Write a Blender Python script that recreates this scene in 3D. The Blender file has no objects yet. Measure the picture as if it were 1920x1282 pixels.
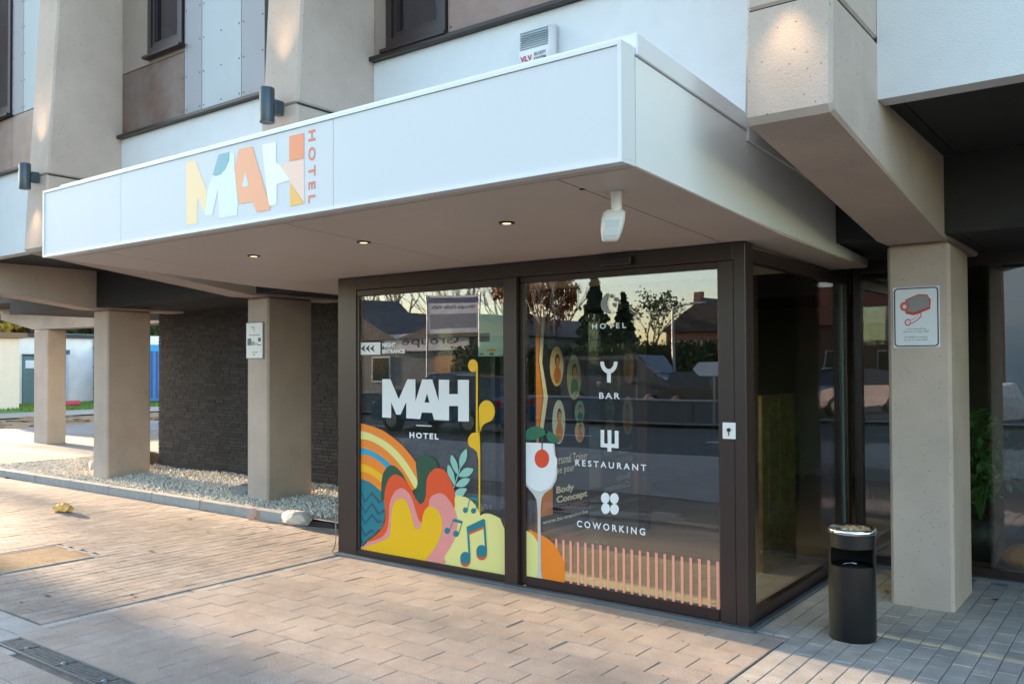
import bpy, bmesh, math, random
from mathutils import Vector, Matrix, Euler
R = math.radians
random.seed(7)
scene = bpy.context.scene
COL = scene.collection

# ------------------------------------------------------------------ camera
CAM = Vector((2.0353, -5.0574, 1.6)); YAW, PITCH, ROLL = -0.6456, 0.0178, -0.0047
FPX, PCX, PCY = 1628.36, 960.0, 656.03           # focal length / principal point measured on the 1920 px photograph
fw = Vector((math.sin(YAW)*math.cos(PITCH), math.cos(YAW)*math.cos(PITCH), math.sin(PITCH)))
rt = Vector((math.cos(YAW), -math.sin(YAW), 0)); up = rt.cross(fw)
rt, up = rt*math.cos(ROLL)+up*math.sin(ROLL), -rt*math.sin(ROLL)+up*math.cos(ROLL)
cd = bpy.data.cameras.new('camera'); cam = bpy.data.objects.new('camera', cd); COL.objects.link(cam)
m = Matrix((rt, up, -fw)).transposed().to_4x4(); m.translation = CAM; cam.matrix_world = m
cd.sensor_width = 36; cd.lens = 36*FPX/1920; cd.shift_y = (PCY-641)/1920; cd.clip_start = .05; cd.clip_end = 2000
scene.camera = cam
# ------------------------------------------------------------------ sky, sun, exposure
SUN_EL, SUN_TRAVEL = R(9.5), Vector((1, -0.07, 0)).normalized()
w = bpy.data.worlds.new('World'); scene.world = w; w.use_nodes = True
wt = w.node_tree; bg = wt.nodes['Background']
sky = wt.nodes.new('ShaderNodeTexSky'); sky.sky_type = 'NISHITA'; sky.sun_disc = False
sky.sun_elevation = SUN_EL; sky.sun_rotation = math.atan2(-SUN_TRAVEL.x, -SUN_TRAVEL.y)
sky.air_density = 1.0; sky.dust_density = 0.8; sky.ozone_density = 1.1
wt.links.new(sky.outputs[0], bg.inputs[0]); bg.inputs[1].default_value = 0.15
sd = bpy.data.lights.new('sun', 'SUN'); sun = bpy.data.objects.new('sun', sd); COL.objects.link(sun)
sd.energy = 5.0; sd.angle = R(0.6); sd.color = (1.0, 0.73, 0.47)
tv = Vector((SUN_TRAVEL.x*math.cos(SUN_EL), SUN_TRAVEL.y*math.cos(SUN_EL), -math.sin(SUN_EL)))
sun.rotation_euler = tv.to_track_quat('-Z', 'Y').to_euler(); sun.location = (-30, 2, 20)
vs = scene.view_settings
vs.view_transform = 'Standard'; vs.look = 'None'; vs.gamma = 1; vs.use_curve_mapping = False
vs.exposure = 2.55
scene.render.engine = 'CYCLES'
cy = scene.cycles; cy.use_denoising = True; cy.max_bounces = 9; cy.diffuse_bounces = 4; cy.glossy_bounces = 5
cy.transparent_max_bounces = 20; cy.transmission_bounces = 6; cy.caustics_reflective = False; cy.caustics_refractive = False
cy.sample_clamp_indirect = 6
# ------------------------------------------------------------------ helpers
def at(px, py, axis, val):
    """point where the sight line of a photograph pixel meets the plane axis = val (used to measure flat artwork)"""
    d = fw*FPX + rt*(px-PCX) - up*(py-PCY); i = 'XYZ'.index(axis)
    return CAM + d*((val-CAM[i])/d[i])
def s2l(c): return tuple(((v/255)/12.92 if v <= 10 else ((v/255+.055)/1.055)**2.4) for v in c)
MATS = {}
def mat(name, col, rough=.6, metal=0, var=0, vscale=8, bump=0, bscale=60, col2=None, spec=.5, emit=None, es=1, island=0, pits=0, streak=None, coat=0, stain=0, speck=0):
    if name in MATS: return MATS[name]
    m = bpy.data.materials.new(name); m.use_nodes = True; nt = m.node_tree; N = nt.nodes; L = nt.links
    b = N['Principled BSDF']; b.inputs['Roughness'].default_value = rough; b.inputs['Metallic'].default_value = metal
    b.inputs['Specular IOR Level'].default_value = spec; b.inputs['Coat Weight'].default_value = coat
    out = None
    if var or col2 or pits:
        tc = N.new('ShaderNodeNewGeometry'); no = N.new('ShaderNodeTexNoise'); no.inputs['Scale'].default_value = vscale
        no.inputs['Detail'].default_value = 6; no.inputs['Roughness'].default_value = .62
        mp = N.new('ShaderNodeMapping'); L.new(tc.outputs['Position'], mp.inputs[0]); L.new(mp.outputs[0], no.inputs['Vector'])
        if streak: mp.inputs['Scale'].default_value = streak
        cr = N.new('ShaderNodeValToRGB'); cr.color_ramp.elements[0].position = .3; cr.color_ramp.elements[1].position = .7
        c2 = col2 or tuple(min(1, v*(1+var)) for v in col); c1 = col if col2 else tuple(v*(1-var) for v in col)
        cr.color_ramp.elements[0].color = (*c1, 1); cr.color_ramp.elements[1].color = (*c2, 1)
        L.new(no.outputs['Fac'], cr.inputs[0]); out = cr.outputs[0]
        if pits:
            vo = N.new('ShaderNodeTexVoronoi'); vo.inputs['Scale'].default_value = pits; L.new(tc.outputs['Position'], vo.inputs['Vector'])
            mr = N.new('ShaderNodeMapRange'); mr.inputs[1].default_value = .06; mr.inputs[2].default_value = .12; mr.inputs[3].default_value = .5; mr.inputs[4].default_value = 1
            L.new(vo.outputs['Distance'], mr.inputs[0])
            mx = N.new('ShaderNodeMix'); mx.data_type = 'RGBA'; mx.blend_type = 'MULTIPLY'; mx.inputs[0].default_value = 1
            L.new(out, mx.inputs[6]); L.new(mr.outputs[0], mx.inputs[7]); out = mx.outputs[2]
        for sc_, amt in ((.9, stain), (170, speck)):
            if not amt: continue
            n3 = N.new('ShaderNodeTexNoise'); n3.inputs['Scale'].default_value = sc_; n3.inputs['Detail'].default_value = 5; n3.inputs['Roughness'].default_value = .6; L.new(tc.outputs['Position'], n3.inputs['Vector'])
            mr = N.new('ShaderNodeMapRange'); mr.inputs[1].default_value = .35; mr.inputs[2].default_value = .65; mr.inputs[3].default_value = 1-amt; mr.inputs[4].default_value = 1+amt*.6; L.new(n3.outputs['Fac'], mr.inputs[0])
            mx = N.new('ShaderNodeMix'); mx.data_type = 'RGBA'; mx.blend_type = 'MULTIPLY'; mx.inputs[0].default_value = 1; L.new(out, mx.inputs[6]); L.new(mr.outputs[0], mx.inputs[7]); out = mx.outputs[2]
    else:
        rgb = N.new('ShaderNodeRGB'); rgb.outputs[0].default_value = (*col, 1); out = rgb.outputs[0]
    if island:
        ge = N.new('ShaderNodeNewGeometry'); oi = N.new('ShaderNodeObjectInfo'); ad = N.new('ShaderNodeMath'); ad.operation = 'ADD'
        L.new(ge.outputs['Random Per Island'], ad.inputs[0]); L.new(oi.outputs['Random'], ad.inputs[1])
        fr = N.new('ShaderNodeMath'); fr.operation = 'FRACT'; L.new(ad.outputs[0], fr.inputs[0])
        mr = N.new('ShaderNodeMapRange'); mr.inputs[3].default_value = 1-island; mr.inputs[4].default_value = 1+island; L.new(fr.outputs[0], mr.inputs[0])
        hv = N.new('ShaderNodeHueSaturation'); L.new(out, hv.inputs['Color']); L.new(mr.outputs[0], hv.inputs['Value'])
        m2 = N.new('ShaderNodeMath'); m2.operation = 'MULTIPLY'; m2.inputs[1].default_value = 7.31; L.new(fr.outputs[0], m2.inputs[0])
        f2 = N.new('ShaderNodeMath'); f2.operation = 'FRACT'; L.new(m2.outputs[0], f2.inputs[0])
        ms = N.new('ShaderNodeMapRange'); ms.inputs[3].default_value = .85; ms.inputs[4].default_value = 1.12; L.new(f2.outputs[0], ms.inputs[0]); L.new(ms.outputs[0], hv.inputs['Saturation'])
        out = hv.outputs[0]
    L.new(out, b.inputs['Base Color'])
    if bump:
        tc = N.new('ShaderNodeNewGeometry'); n2 = N.new('ShaderNodeTexNoise'); n2.inputs['Scale'].default_value = bscale; n2.inputs['Detail'].default_value = 5
        L.new(tc.outputs['Position'], n2.inputs['Vector']); bp = N.new('ShaderNodeBump'); bp.inputs['Strength'].default_value = bump; bp.inputs['Distance'].default_value = .02
        L.new(n2.outputs['Fac'], bp.inputs['Height']); L.new(bp.outputs[0], b.inputs['Normal'])
    if emit: b.inputs['Emission Color'].default_value = (*emit, 1); b.inputs['Emission Strength'].default_value = es
    MATS[name] = m; return m
def flat(name, rgb, rough=.45, k=1.0): return mat(name, tuple(v*k for v in s2l(rgb)), rough)
def glass(name, tint=(.88, .95, .91), base=.108, grow=.64):
    m = bpy.data.materials.new(name); m.use_nodes = True; nt = m.node_tree; N = nt.nodes; L = nt.links
    N.remove(N['Principled BSDF']); o = N['Material Output']
    tr = N.new('ShaderNodeBsdfTransparent'); tr.inputs[0].default_value = (*tint, 1); gl = N.new('ShaderNodeBsdfGlossy'); gl.inputs['Roughness'].default_value = .0
    gl.inputs[0].default_value = (.96, .88, .98, 1)
    lw = N.new('ShaderNodeLayerWeight'); lw.inputs[0].default_value = .5
    p = N.new('ShaderNodeMath'); p.operation = 'POWER'; p.inputs[1].default_value = 3.5; L.new(lw.outputs['Facing'], p.inputs[0])
    ma = N.new('ShaderNodeMath'); ma.operation = 'MULTIPLY_ADD'; ma.inputs[1].default_value = grow; ma.inputs[2].default_value = base; L.new(p.outputs[0], ma.inputs[0])
    tc = N.new('ShaderNodeTexCoord'); no = N.new('ShaderNodeTexNoise'); no.inputs['Scale'].default_value = 1.6; no.inputs['Detail'].default_value = 0
    L.new(tc.outputs['Object'], no.inputs['Vector']); bp = N.new('ShaderNodeBump'); bp.inputs['Strength'].default_value = .02; bp.inputs['Distance'].default_value = .05
    L.new(no.outputs['Fac'], bp.inputs['Height']); L.new(bp.outputs[0], gl.inputs['Normal'])
    mx = N.new('ShaderNodeMixShader'); L.new(ma.outputs[0], mx.inputs[0]); L.new(tr.outputs[0], mx.inputs[1]); L.new(gl.outputs[0], mx.inputs[2])
    L.new(mx.outputs[0], o.inputs[0]); MATS[name] = m; return m
def link(name, me, m=None, parent=None, kind=None, label=None):
    o = bpy.data.objects.new(name, me); COL.objects.link(o)
    if m is not None and me is not None and not me.materials: me.materials.append(m)
    if parent is not None:
        o.parent = parent
        o.matrix_parent_inverse = Matrix.Translation(-Vector(parent['at'])) if 'at' in parent else Matrix()
    if kind: o['kind'] = kind
    if label: o['label'] = label
    return o
def thing(name, label, cat, loc=(0, 0, 0), group=None):
    o = bpy.data.objects.new(name, None); COL.objects.link(o); o.location = loc; o.empty_display_size = .1
    o['at'] = list(loc); return tag(o, label, cat, group)
def tag(o, label, cat, group=None):
    o['label'] = label; o['category'] = cat
    if group: o['group'] = group
    return o
class MB:
    """collects shapes in world coordinates; build() links them as one mesh object"""
    def __init__(s): s.bm = bmesh.new()
    def box(s, x0, x1, y0, y1, z0, z1, bev=0):
        v = [s.bm.verts.new(p) for p in ((x0,y0,z0),(x1,y0,z0),(x1,y1,z0),(x0,y1,z0),(x0,y0,z1),(x1,y0,z1),(x1,y1,z1),(x0,y1,z1))]
        return s.hull(v, bev)
    def hull(s, v, bev=0):
        fs = [s.bm.faces.new([v[i] for i in q]) for q in ((0,3,2,1),(4,5,6,7),(0,1,5,4),(1,2,6,5),(2,3,7,6),(3,0,4,7))]
        if bev: bmesh.ops.bevel(s.bm, geom=list({e for f in fs for e in f.edges}), offset=bev, segments=1, affect='EDGES')
        return s
    def pts8(s, P, bev=0): return s.hull([s.bm.verts.new(p) for p in P], bev)
    def poly(s, P):
        s.bm.faces.new([s.bm.verts.new(p) for p in P]); return s
    def prism(s, P, d):
        d = Vector(d); a = [s.bm.verts.new(p) for p in P]; b = [s.bm.verts.new(Vector(p)+d) for p in P]; n = len(P)
        s.bm.faces.new(a[::-1]); s.bm.faces.new(b)
        for i in range(n): s.bm.faces.new((a[i], a[(i+1) % n], b[(i+1) % n], b[i]))
        return s
    def tube(s, P, r, n=8, cap=True):
        P = [Vector(p) for p in P]; rr = r if isinstance(r, (list, tuple)) else [r]*len(P); rings = []
        for i, p in enumerate(P):
            d = (P[min(i+1, len(P)-1)]-P[max(i-1, 0)]).normalized(); q = d.to_track_quat('Z', 'Y')
            rings.append([s.bm.verts.new(p+q @ Vector((math.cos(2*math.pi*k/n)*rr[i], math.sin(2*math.pi*k/n)*rr[i], 0))) for k in range(n)])
        for a, b in zip(rings, rings[1:]):
            for k in range(n): s.bm.faces.new((a[k], a[(k+1) % n], b[(k+1) % n], b[k]))
        if cap: s.bm.faces.new(rings[0][::-1]); s.bm.faces.new(rings[-1])
        return s
    def lathe(s, prof, c, n=32):
        rings = [[s.bm.verts.new((c[0]+r*math.cos(2*math.pi*k/n), c[1]+r*math.sin(2*math.pi*k/n), c[2]+z)) for k in range(n)] for r, z in prof]
        for a, b in zip(rings, rings[1:]):
            for k in range(n): s.bm.faces.new((a[k], a[(k+1) % n], b[(k+1) % n], b[k]))
        if prof[0][0] > 0: s.bm.faces.new(rings[0][::-1])
        if prof[-1][0] > 0: s.bm.faces.new(rings[-1])
        return s
    def blob(s, c, r, jit=.25, sub=2, seed=0):
        rnd = random.Random(seed); g = bmesh.ops.create_icosphere(s.bm, subdivisions=sub, radius=1)
        for v in g['verts']:
            k = 1+rnd.uniform(-jit, jit); v.co = Vector((c[0]+v.co.x*r[0]*k, c[1]+v.co.y*r[1]*k, c[2]+v.co.z*r[2]*k))
        return s
    def build(s, name, m, parent=None, smooth=False, kind=None, label=None):
        bmesh.ops.recalc_face_normals(s.bm, faces=s.bm.faces)
        me = bpy.data.meshes.new(name); s.bm.to_mesh(me); s.bm.free()
        if smooth:
            for p in me.polygons: p.use_smooth = True
        return link(name, me, m, parent, kind, label)
def smooth(P, n=6):
    out = []; k = len(P)
    for i in range(k):
        a, b, c, d = (Vector((*P[(i+j-1) % k], 0)) for j in range(4))
        for t in range(n):
            t /= n; q = .5*((2*b)+(c-a)*t+(2*a-5*b+4*c-d)*t*t+(3*b-a-3*c+d)*t**3); out.append((q.x, q.y))
    return out
def ell(cx, cy, rx, ry, n=28): return [(cx+rx*math.cos(2*math.pi*i/n), cy+ry*math.sin(2*math.pi*i/n)) for i in range(n)]
def stroke(P, wd):
    L, Rr = [], []
    for i, p in enumerate(P):
        a = Vector(P[max(i-1, 0)]); b = Vector(P[min(i+1, len(P)-1)]); d = (b-a).normalized(); n = Vector((-d.y, d.x))*wd/2
        L.append((p[0]+n.x, p[1]+n.y)); Rr.append((p[0]-n.x, p[1]-n.y))
    return L+Rr[::-1]
def zoomed(x0, y0, s): return lambda P: [(x0+x/s, y0+y/s) for x, y in P]
TEXTS = []
def text_mesh(body, bold=0, spacing=1.0):
    cu = bpy.data.curves.new('lettering', 'FONT'); cu.body = body; cu.size = 1; cu.offset = bold; cu.space_character = spacing
    cu.resolution_u = 3; o = bpy.data.objects.new('lettering', cu); COL.objects.link(o)
    me = bpy.data.meshes.new_from_object(o.evaluated_get(bpy.context.evaluated_depsgraph_get()))
    bpy.data.objects.remove(o); bpy.data.curves.remove(cu); return me
def lettering(name, body, origin, ux, uy, width, height, m, parent, bold=0.0, spacing=1.0):
    """flat lettering: fitted into width x height from origin along unit vectors ux, uy"""
    me = text_mesh(body, bold, spacing); xs = [v.co.x for v in me.vertices]; ys = [v.co.y for v in me.vertices]
    x0, x1, y0, y1 = min(xs), max(xs), min(ys), max(ys); o = Vector(origin); ux = Vector(ux); uy = Vector(uy)
    for v in me.vertices:
        v.co = o+ux*((v.co.x-x0)/(x1-x0)*width)+uy*((v.co.y-y0)/(y1-y0)*height)
    me.name = name; return link(name, me, m, parent)
# ------------------------------------------------------------------ materials
C_BEIGE = mat('painted_concrete', (.515, .42, .36), .8, var=.07, vscale=3, bump=.14, bscale=90, pits=22, stain=.12, speck=.08)
C_WHITE = mat('white_render', (.74, .745, .75), .85, var=.03, vscale=5, bump=.22, bscale=110)
C_DARK = mat('charcoal_panel', (.022, .021, .021), .75, var=.15, vscale=6, bump=.2, bscale=90)
C_BRICK = mat('charcoal_brick', (.042, .038, .038), .8, var=.3, vscale=30, bump=.6, bscale=60, island=.3)
C_MORTAR = mat('dark_mortar', (.024, .022, .022), .9)
ALU = mat('bronze_frame', (.026, .013, .011), .38, var=.08, vscale=3)
ALU2 = mat('bronze_frame_light', (.032, .018, .016), .36)
SHEET = mat('white_sheet_metal', (.78, .79, .80), .38, var=.02, vscale=2)
SIDEM = mat('pale_side_panel', (.86, .86, .84), .3, var=.03, vscale=1.5)
SOFFIT = mat('taupe_soffit_panel', (.62, .525, .465), .5, var=.03, vscale=2)
LBOX = mat('sign_face', (.70, .715, .74), .52, spec=.35)
GLASS = glass('clear_glass'); WGLASS = glass('window_glass', (.35, .45, .5), .12, .5)
ZINC = mat('zinc_sill', (.16, .19, .22), .45, .6, var=.1)
KERB = mat('kerb_concrete', (.34, .34, .335), .85, var=.12, vscale=9, bump=.3, bscale=60)
GRAVEL = mat('pale_gravel', (.72, .68, .60), .8, island=.3)
BED = mat('bedding_sand', (.17, .145, .125), .95, var=.25, vscale=14)
PAV_A = mat('landing_paver', (.385, .325, .285), .85, var=.13, vscale=6, bump=.16, bscale=120, island=.06, stain=.2, speck=.3)
PAV_B = mat('walkway_paver', (.34, .29, .255), .85, var=.18, vscale=6, bump=.2, bscale=120, island=.1, stain=.22, speck=.3)
PAV_C = mat('grey_paver', (.46, .435, .41), .85, var=.15, vscale=7, bump=.25, bscale=120, island=.09, stain=.15, speck=.3)
SLAB = mat('pale_slab', (.42, .40, .385), .85, var=.12, vscale=4, bump=.15, bscale=120, island=.05, stain=.12, speck=.14)
WHITEV = flat('white_vinyl', (232, 238, 244), .4, .9)
# ------------------------------------------------------------------ ground
def sheet(name, x0, x1, y0, y1, z, m, kind='structure'):
    o = MB().poly(((x0,y0,z),(x1,y0,z),(x1,y1,z),(x0,y1,z))).build(name, m); o['kind'] = kind; return o
DIRT = mat('bare_earth', (.30, .17, .085), .95, var=.4, vscale=3, bump=.5, bscale=8)
GRASSM = mat('grass_ground', (.055, .09, .025), .95, var=.4, vscale=1.2, bump=.4, bscale=20)
ASPH = mat('asphalt', (.055, .055, .058), .85, var=.2, vscale=12, bump=.3, bscale=150)
PAVF = mat('far_paving', (.30, .275, .25), .85, var=.15, vscale=3, bump=.3, bscale=30)
CONC = mat('pale_concrete', (.20, .205, .21), .85, var=.2, vscale=.8, bump=.3, bscale=20)
sheet('ground', -700, 700, -700, 700, -.13, GRASSM)
sheet('earth_ground', -60, -21, -2, 30, -.045, DIRT)
sheet('yard_paving', -22.3, -12.62, .6, 30, -.012, CONC)
sheet('pavement_bed', -30, 12, -4.4, 2.6, -.010, BED)
sheet('pavement', -60, 40, -8.8, -4.395, -.004, PAVF)
sheet('road', -120, 120, -16.3, -9.0, -.115, ASPH)
for i, yy in enumerate((-12.72,)):
    pm = mat('road_paint', (.7, .7, .68), .7)
    rm = thing('lane_marking', 'row of white dashes along the middle of the road', 'road marking', (-20, yy, -.11))
    for k in range(14): MB().box(-48+k*6, -45+k*6, yy, yy+.12, -.115, -.109).build('dash', pm, rm)
kb = MB()
ke = link('street_kerb', None); ke['kind'] = 'structure'
for k in range(44): MB().box(-26+k, -25.01+k, -9.0, -8.8, -.14, .0, .008).build('kerb_stone', KERB, ke)
# pavers: shared meshes, one object for each block that the photo shows large, the rest joined
def block_mesh(name, lx, ly, h=.05, bev=.0035):
    b = MB().box(-lx/2, lx/2, -ly/2, ly/2, -h, 0, bev).bm; bmesh.ops.recalc_face_normals(b, faces=b.faces)
    me = bpy.data.meshes.new(name); b.to_mesh(me); b.free(); return me
def lay(parent, spots, lx, ly, m, near, name='paver', tilt=.25, hj=.0016):
    me = block_mesh(name, lx, ly); me.materials.append(m)
    spots = sorted(spots, key=lambda p: (p[0]-CAM.x)**2+(p[1]-CAM.y)**2); rnd = random.Random(3)
    V, F = [], []; base = [v.co.copy() for v in me.vertices]; polys = [tuple(p.vertices) for p in me.polygons]
    for i, (x, y) in enumerate(spots):
        e = Euler((R(rnd.uniform(-tilt, tilt)), R(rnd.uniform(-tilt, tilt)), R(rnd.uniform(-.3, .3)))); z = rnd.uniform(-hj, hj)
        if i < near:
            o = bpy.data.objects.new(name, me); COL.objects.link(o); o.parent = parent; o.location = (x, y, z); o.rotation_euler = e
        else:
            mm = e.to_matrix(); n = len(V); V += [mm @ c+Vector((x, y, z)) for c in base]; F += [tuple(k+n for k in p) for p in polys]
    if V:
        q = bpy.data.meshes.new('pavers_beyond'); q.from_pydata(V, [], F); link('pavers_beyond', q, m, parent, 'stuff')
def inpic(x, y, mx=.06):
    d = Vector((x, y, 0))-CAM; z = d.dot(fw); px = d.dot(rt)/z*FPX/960; py = -d.dot(up)/z*FPX/641
    return z > .3 and abs(px) < 1+mx and py < 1+mx+.05
def struct(name):
    o = link(name, None); o['kind'] = 'structure'; return o
land = struct('landing_paving'); sp = []
row = 0; yy = -.165
while yy > -4.3:
    n0 = -3.47 if row % 2 else -3.32
    y = yy
    if y < -2.60 and y > -2.87: y = None
    x = n0
    while x < .20:
        if y is not None and x+.15 < .24 and x-.15 > -3.52 and inpic(x, y): sp.append((x, y))
        x += .3
    yy -= .1855; row += 1
lay(land, sp, .2975, .1835, PAV_A, 300)
# cut edge pieces at both ends of the landing
row = 0; yy = -.165; sp = []
while yy > -4.3:
    if not (yy < -2.60 and yy > -2.87):
        xl = (-3.47 if row % 2 else -3.32); xr = xl
        while xr+.3+.15 < .24: xr += .3
        if True:
            MB().box(-3.515, -3.3235 if row % 2 else -3.4735, yy-.091, yy+.091, -.05, 0, .004).build('paver', PAV_A, land)
        if .24-xr-.15 > .02: MB().box(xr+.1515, .238, yy-.091, yy+.091, -.05, -.0004, .004).build('paver', PAV_A, land)
    yy -= .1855; row += 1
MB().box(-3.515, .25, -.072, -.008, -.05, -.001, .004).build('edge_strip', PAV_A, land)
walk = struct('walkway_paving'); sp = []
x = -3.66; c = 0
while x > -12.6:
    y = -2.36+(.105 if c % 2 else 0)
    while y < .70:
        if inpic(x, y, .1) and not (-5.99 < x < -5.23 and -2.1 < y < -1.24): sp.append((x, y))
        y += .21
    if c % 2 and x > -6.6: MB().box(x-.0507, x+.0507, -2.462, -2.361, -.05, 0, .005).build('paver', PAV_B, walk)
    x -= .1055; c += 1
lay(walk, sp, .1015, .206, PAV_B, 300)
for k in range(10): MB().box(-3.605, -3.52, -2.5+k*.262, -2.5+k*.262+.257, -.06, -.006, .005).build('edging_stone', PAV_C, walk)
right = struct('side_paving'); sp = []
x = .305; c = 0
while x < 3.2:
    y = -1.5+(.105 if c % 2 else 0)
    while y < 2.12:
        if inpic(x, y) and not (.59 < x < .875 and 1.23 < y < 1.67): sp.append((x, y))
        y += .21
    x += .1055; c += 1
y = .12
while y < 2.15:
    for xx in (.095, .2): sp.append((xx, y))
    y += .21
lay(right, sp, .1025, .2075, PAV_C, 300, tilt=.2, hj=.0008)
slabs = struct('drain_border_paving')
for k in range(16): MB().box(-5.6+k*.42, -5.186+k*.42, -2.65 if k < 5 else -2.655, -2.49 if k < 5 else -2.60, -.06, .0005, .005).build('slab', SLAB, slabs) if k < 5 else None
for k in range(9):
    MB().box(-7.2+k*.45, -6.756+k*.45, -3.3, -2.812, -.06, 0, .005).build('slab', SLAB, slabs)
for k in range(8): MB().box(-5.6+k*.27, -5.335+k*.27, -2.825, -2.66, -.06, 0, .005).build('slab', SLAB, slabs)
# channel drain
DRM = mat('galvanised_grate', (.17, .175, .18), .5, .2, var=.3, vscale=30)
dr = thing('channel_drain', 'dark metal channel drain grate set in the paving by the landing', 'drain', (-2.0, -2.74, 0))
MB().box(-3.43, .3, -2.80, -2.68, -.12, -.09).build('channel', C_DARK, dr)
for y in (-2.807, -2.68): MB().box(-3.43, .3, y, y+.012, -.05, .002).build('rim', DRM, dr)
x = -3.41
for k in range(80):
    if k % 16 == 8:
        MB().lathe(((.018, -.02), (.018, .001), (.012, .004), (.0, .004)), (x, -2.738, 0), 12).build('bolt', ZINC, dr, True)
    else: MB().pts8(((x,-2.795,-.03),(x+.012,-2.795,-.03),(x+.042,-2.681,-.03),(x+.030,-2.681,-.03),(x,-2.795,0),(x+.012,-2.795,0),(x+.042,-2.681,0),(x+.030,-2.681,0))).build('slat', DRM, dr)
    x += .027
mh = thing('inspection_cover', 'square sandy inspection cover with thin pale rim in the walkway', 'manhole cover', (-5.6, -1.66, 0))
MB().box(-5.96, -5.265, -2.06, -1.27, -.05, .001, .003).build('cover', mat('cover_concrete', (.23, .155, .085), .9, var=.3, vscale=9, bump=.4, stain=.25, speck=.25), mh)
for a in ((-5.985,-5.96,-2.085,-1.245),(-5.265,-5.24,-2.085,-1.245),(-5.958,-5.267,-2.085,-2.062),(-5.958,-5.267,-1.268,-1.245)):
    MB().box(a[0], a[1], a[2], a[3], -.05, .004, .002).build('rim', KERB, mh)
# kerb + gravel bed
kerb = struct('gravel_bed_kerb')
for k in range(8):
    x0 = -12.6+k*.99; MB().box(x0, min(x0+.982, -4.95), .645, .735, -.08, .105, .008).build('kerb_stone', KERB, kerb)
MB().box(-12.68, -12.605, .645, 3.2, -.08, .09, .006).build('kerb_stone', KERB, kerb)
MB().pts8(((-4.93,.66,-.08),(-3.72,.95,-.08),(-3.72,1.03,-.08),(-4.93,.74,-.08),(-4.93,.66,.05),(-3.72,.95,.05),(-3.72,1.03,.05),(-4.93,.74,.05)), .006).build('kerb_stone', C_DARK, kerb)
MB().poly(((-4.93,.6,.0015),(-3.68,.6,.0015),(-3.68,.94,.0015),(-4.93,.655,.0015))).build('pavement', PAVF)['kind'] = 'structure'
MB().poly(((-12.6,.735,.065),(-3.7,.735,.065),(-3.7,3.4,.065),(-12.6,3.4,.065))).build('gravel_bed', mat('gravel_base', (.42, .40, .36), .9, var=.4, vscale=60, bump=.8, bscale=60))['kind'] = 'structure'
rnd = random.Random(5); V, F = [], []
OCT = ((1,0,0),(-1,0,0),(0,1,0),(0,-1,0),(0,0,1),(0,0,-1)); OF = ((0,2,4),(2,1,4),(1,3,4),(3,0,4),(2,0,5),(1,2,5),(3,1,5),(0,3,5))
for i in range(21000):
    x, y = rnd.uniform(-12.55, -3.72), rnd.uniform(.75, 2.5)
    if x > -4.93 and y < .99+(x+4.93)*.24-.22: continue
    s = rnd.uniform(.010, .021); e = Euler((rnd.uniform(0, 6), rnd.uniform(0, 6), rnd.uniform(0, 6))).to_matrix(); n = len(V)
    ax = Vector((rnd.uniform(.7, 1.4), rnd.uniform(.6, 1), rnd.uniform(.5, .9)))*s
    z = .072+rnd.uniform(0, .02)+.012*math.sin(x*3.1)*math.sin(y*4.7)
    for c in OCT: V.append(e @ Vector((c[0]*ax.x*rnd.uniform(.7, 1.2), c[1]*ax.y*rnd.uniform(.7, 1.2), c[2]*ax.z))+Vector((x, y, z)))
    F += [tuple(k+n for k in f) for f in OF]
me = bpy.data.meshes.new('gravel'); me.from_pydata(V, [], F); gv = link('gravel', me, GRAVEL); tag(gv, 'pale crushed gravel filling the bed behind the kerb', 'gravel'); gv['kind'] = 'stuff'
# ------------------------------------------------------------------ hotel building
H = thing('hotel_building', 'modern hotel with tapered beige concrete columns and white banded upper floor', 'building', (-5, 1, 0))
PX = [.54, -2.965, -6.47, -9.97]; PW = .3855
WB, WT, YF = 2.89, 3.82, -.60
def column(x0, x1, y0, y1, z0, z1, b=.02): return MB().box(x0, x1, y0, y1, z0, z1, b)
for i, x in enumerate(PX):
    if i != 1: column(x, x+PW, 1.13, 1.77, -.1, 2.392).build('column', C_BEIGE, H)
    # beam: haunched cantilever from the upper column back to the lower one
    b = .018
    MB().pts8(((x,-1.335,2.672),(x+PW,-1.335,2.672),(x+PW,2.3,2.394),(x,2.3,2.394),(x,-1.335,2.76),(x+PW,-1.335,2.76),(x+PW,2.3,2.95),(x,2.3,2.95)), .0).build('beam', C_BEIGE, H) if False else None
    P = [(-1.325, 2.70), (-1.30, 2.672), (.90, 2.396), (2.3, 2.396), (2.3, 2.95), (-.45, 2.95), (-.45, 3.2), (-1.325, 3.2)]
    jz = 3.18 if i == 0 else 3.36
    P = [(-1.338, 2.70), (-1.312, 2.668), (.90, 2.396), (2.3, 2.396), (2.3, 2.95), (-.45, 2.95), (-.45, jz), (-1.338+.055*(jz-2.7), jz)]
    bm = MB().prism([(x, y, z) for y, z in P], (PW, 0, 0)); es = [e for e in bm.bm.edges if abs(e.verts[0].co.x-e.verts[1].co.x) < 1e-4]
    bmesh.ops.bevel(bm.bm, geom=es, offset=.016, segments=1, affect='EDGES'); bm.build('beam', C_BEIGE, H)
    # upper tapered column above the joint
    y0, y1 = -1.338+.055*(jz-2.7)+.003, -1.338+.055*(7.5-2.7)
    MB().pts8(((x+.002,y0,jz+.008),(x+PW-.002,y0,jz+.008),(x+PW-.002,-.45,jz+.008),(x+.002,-.45,jz+.008),(x+.002,y1,7.5),(x+PW-.002,y1,7.5),(x+PW-.002,-.45,7.5),(x+.002,-.45,7.5)), .016).build('column', C_BEIGE, H)
    MB().box(x+.012, x+PW-.012, y0+.012, -.47, jz-.01, jz+.012).build('joint', C_DARK, H)
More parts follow.
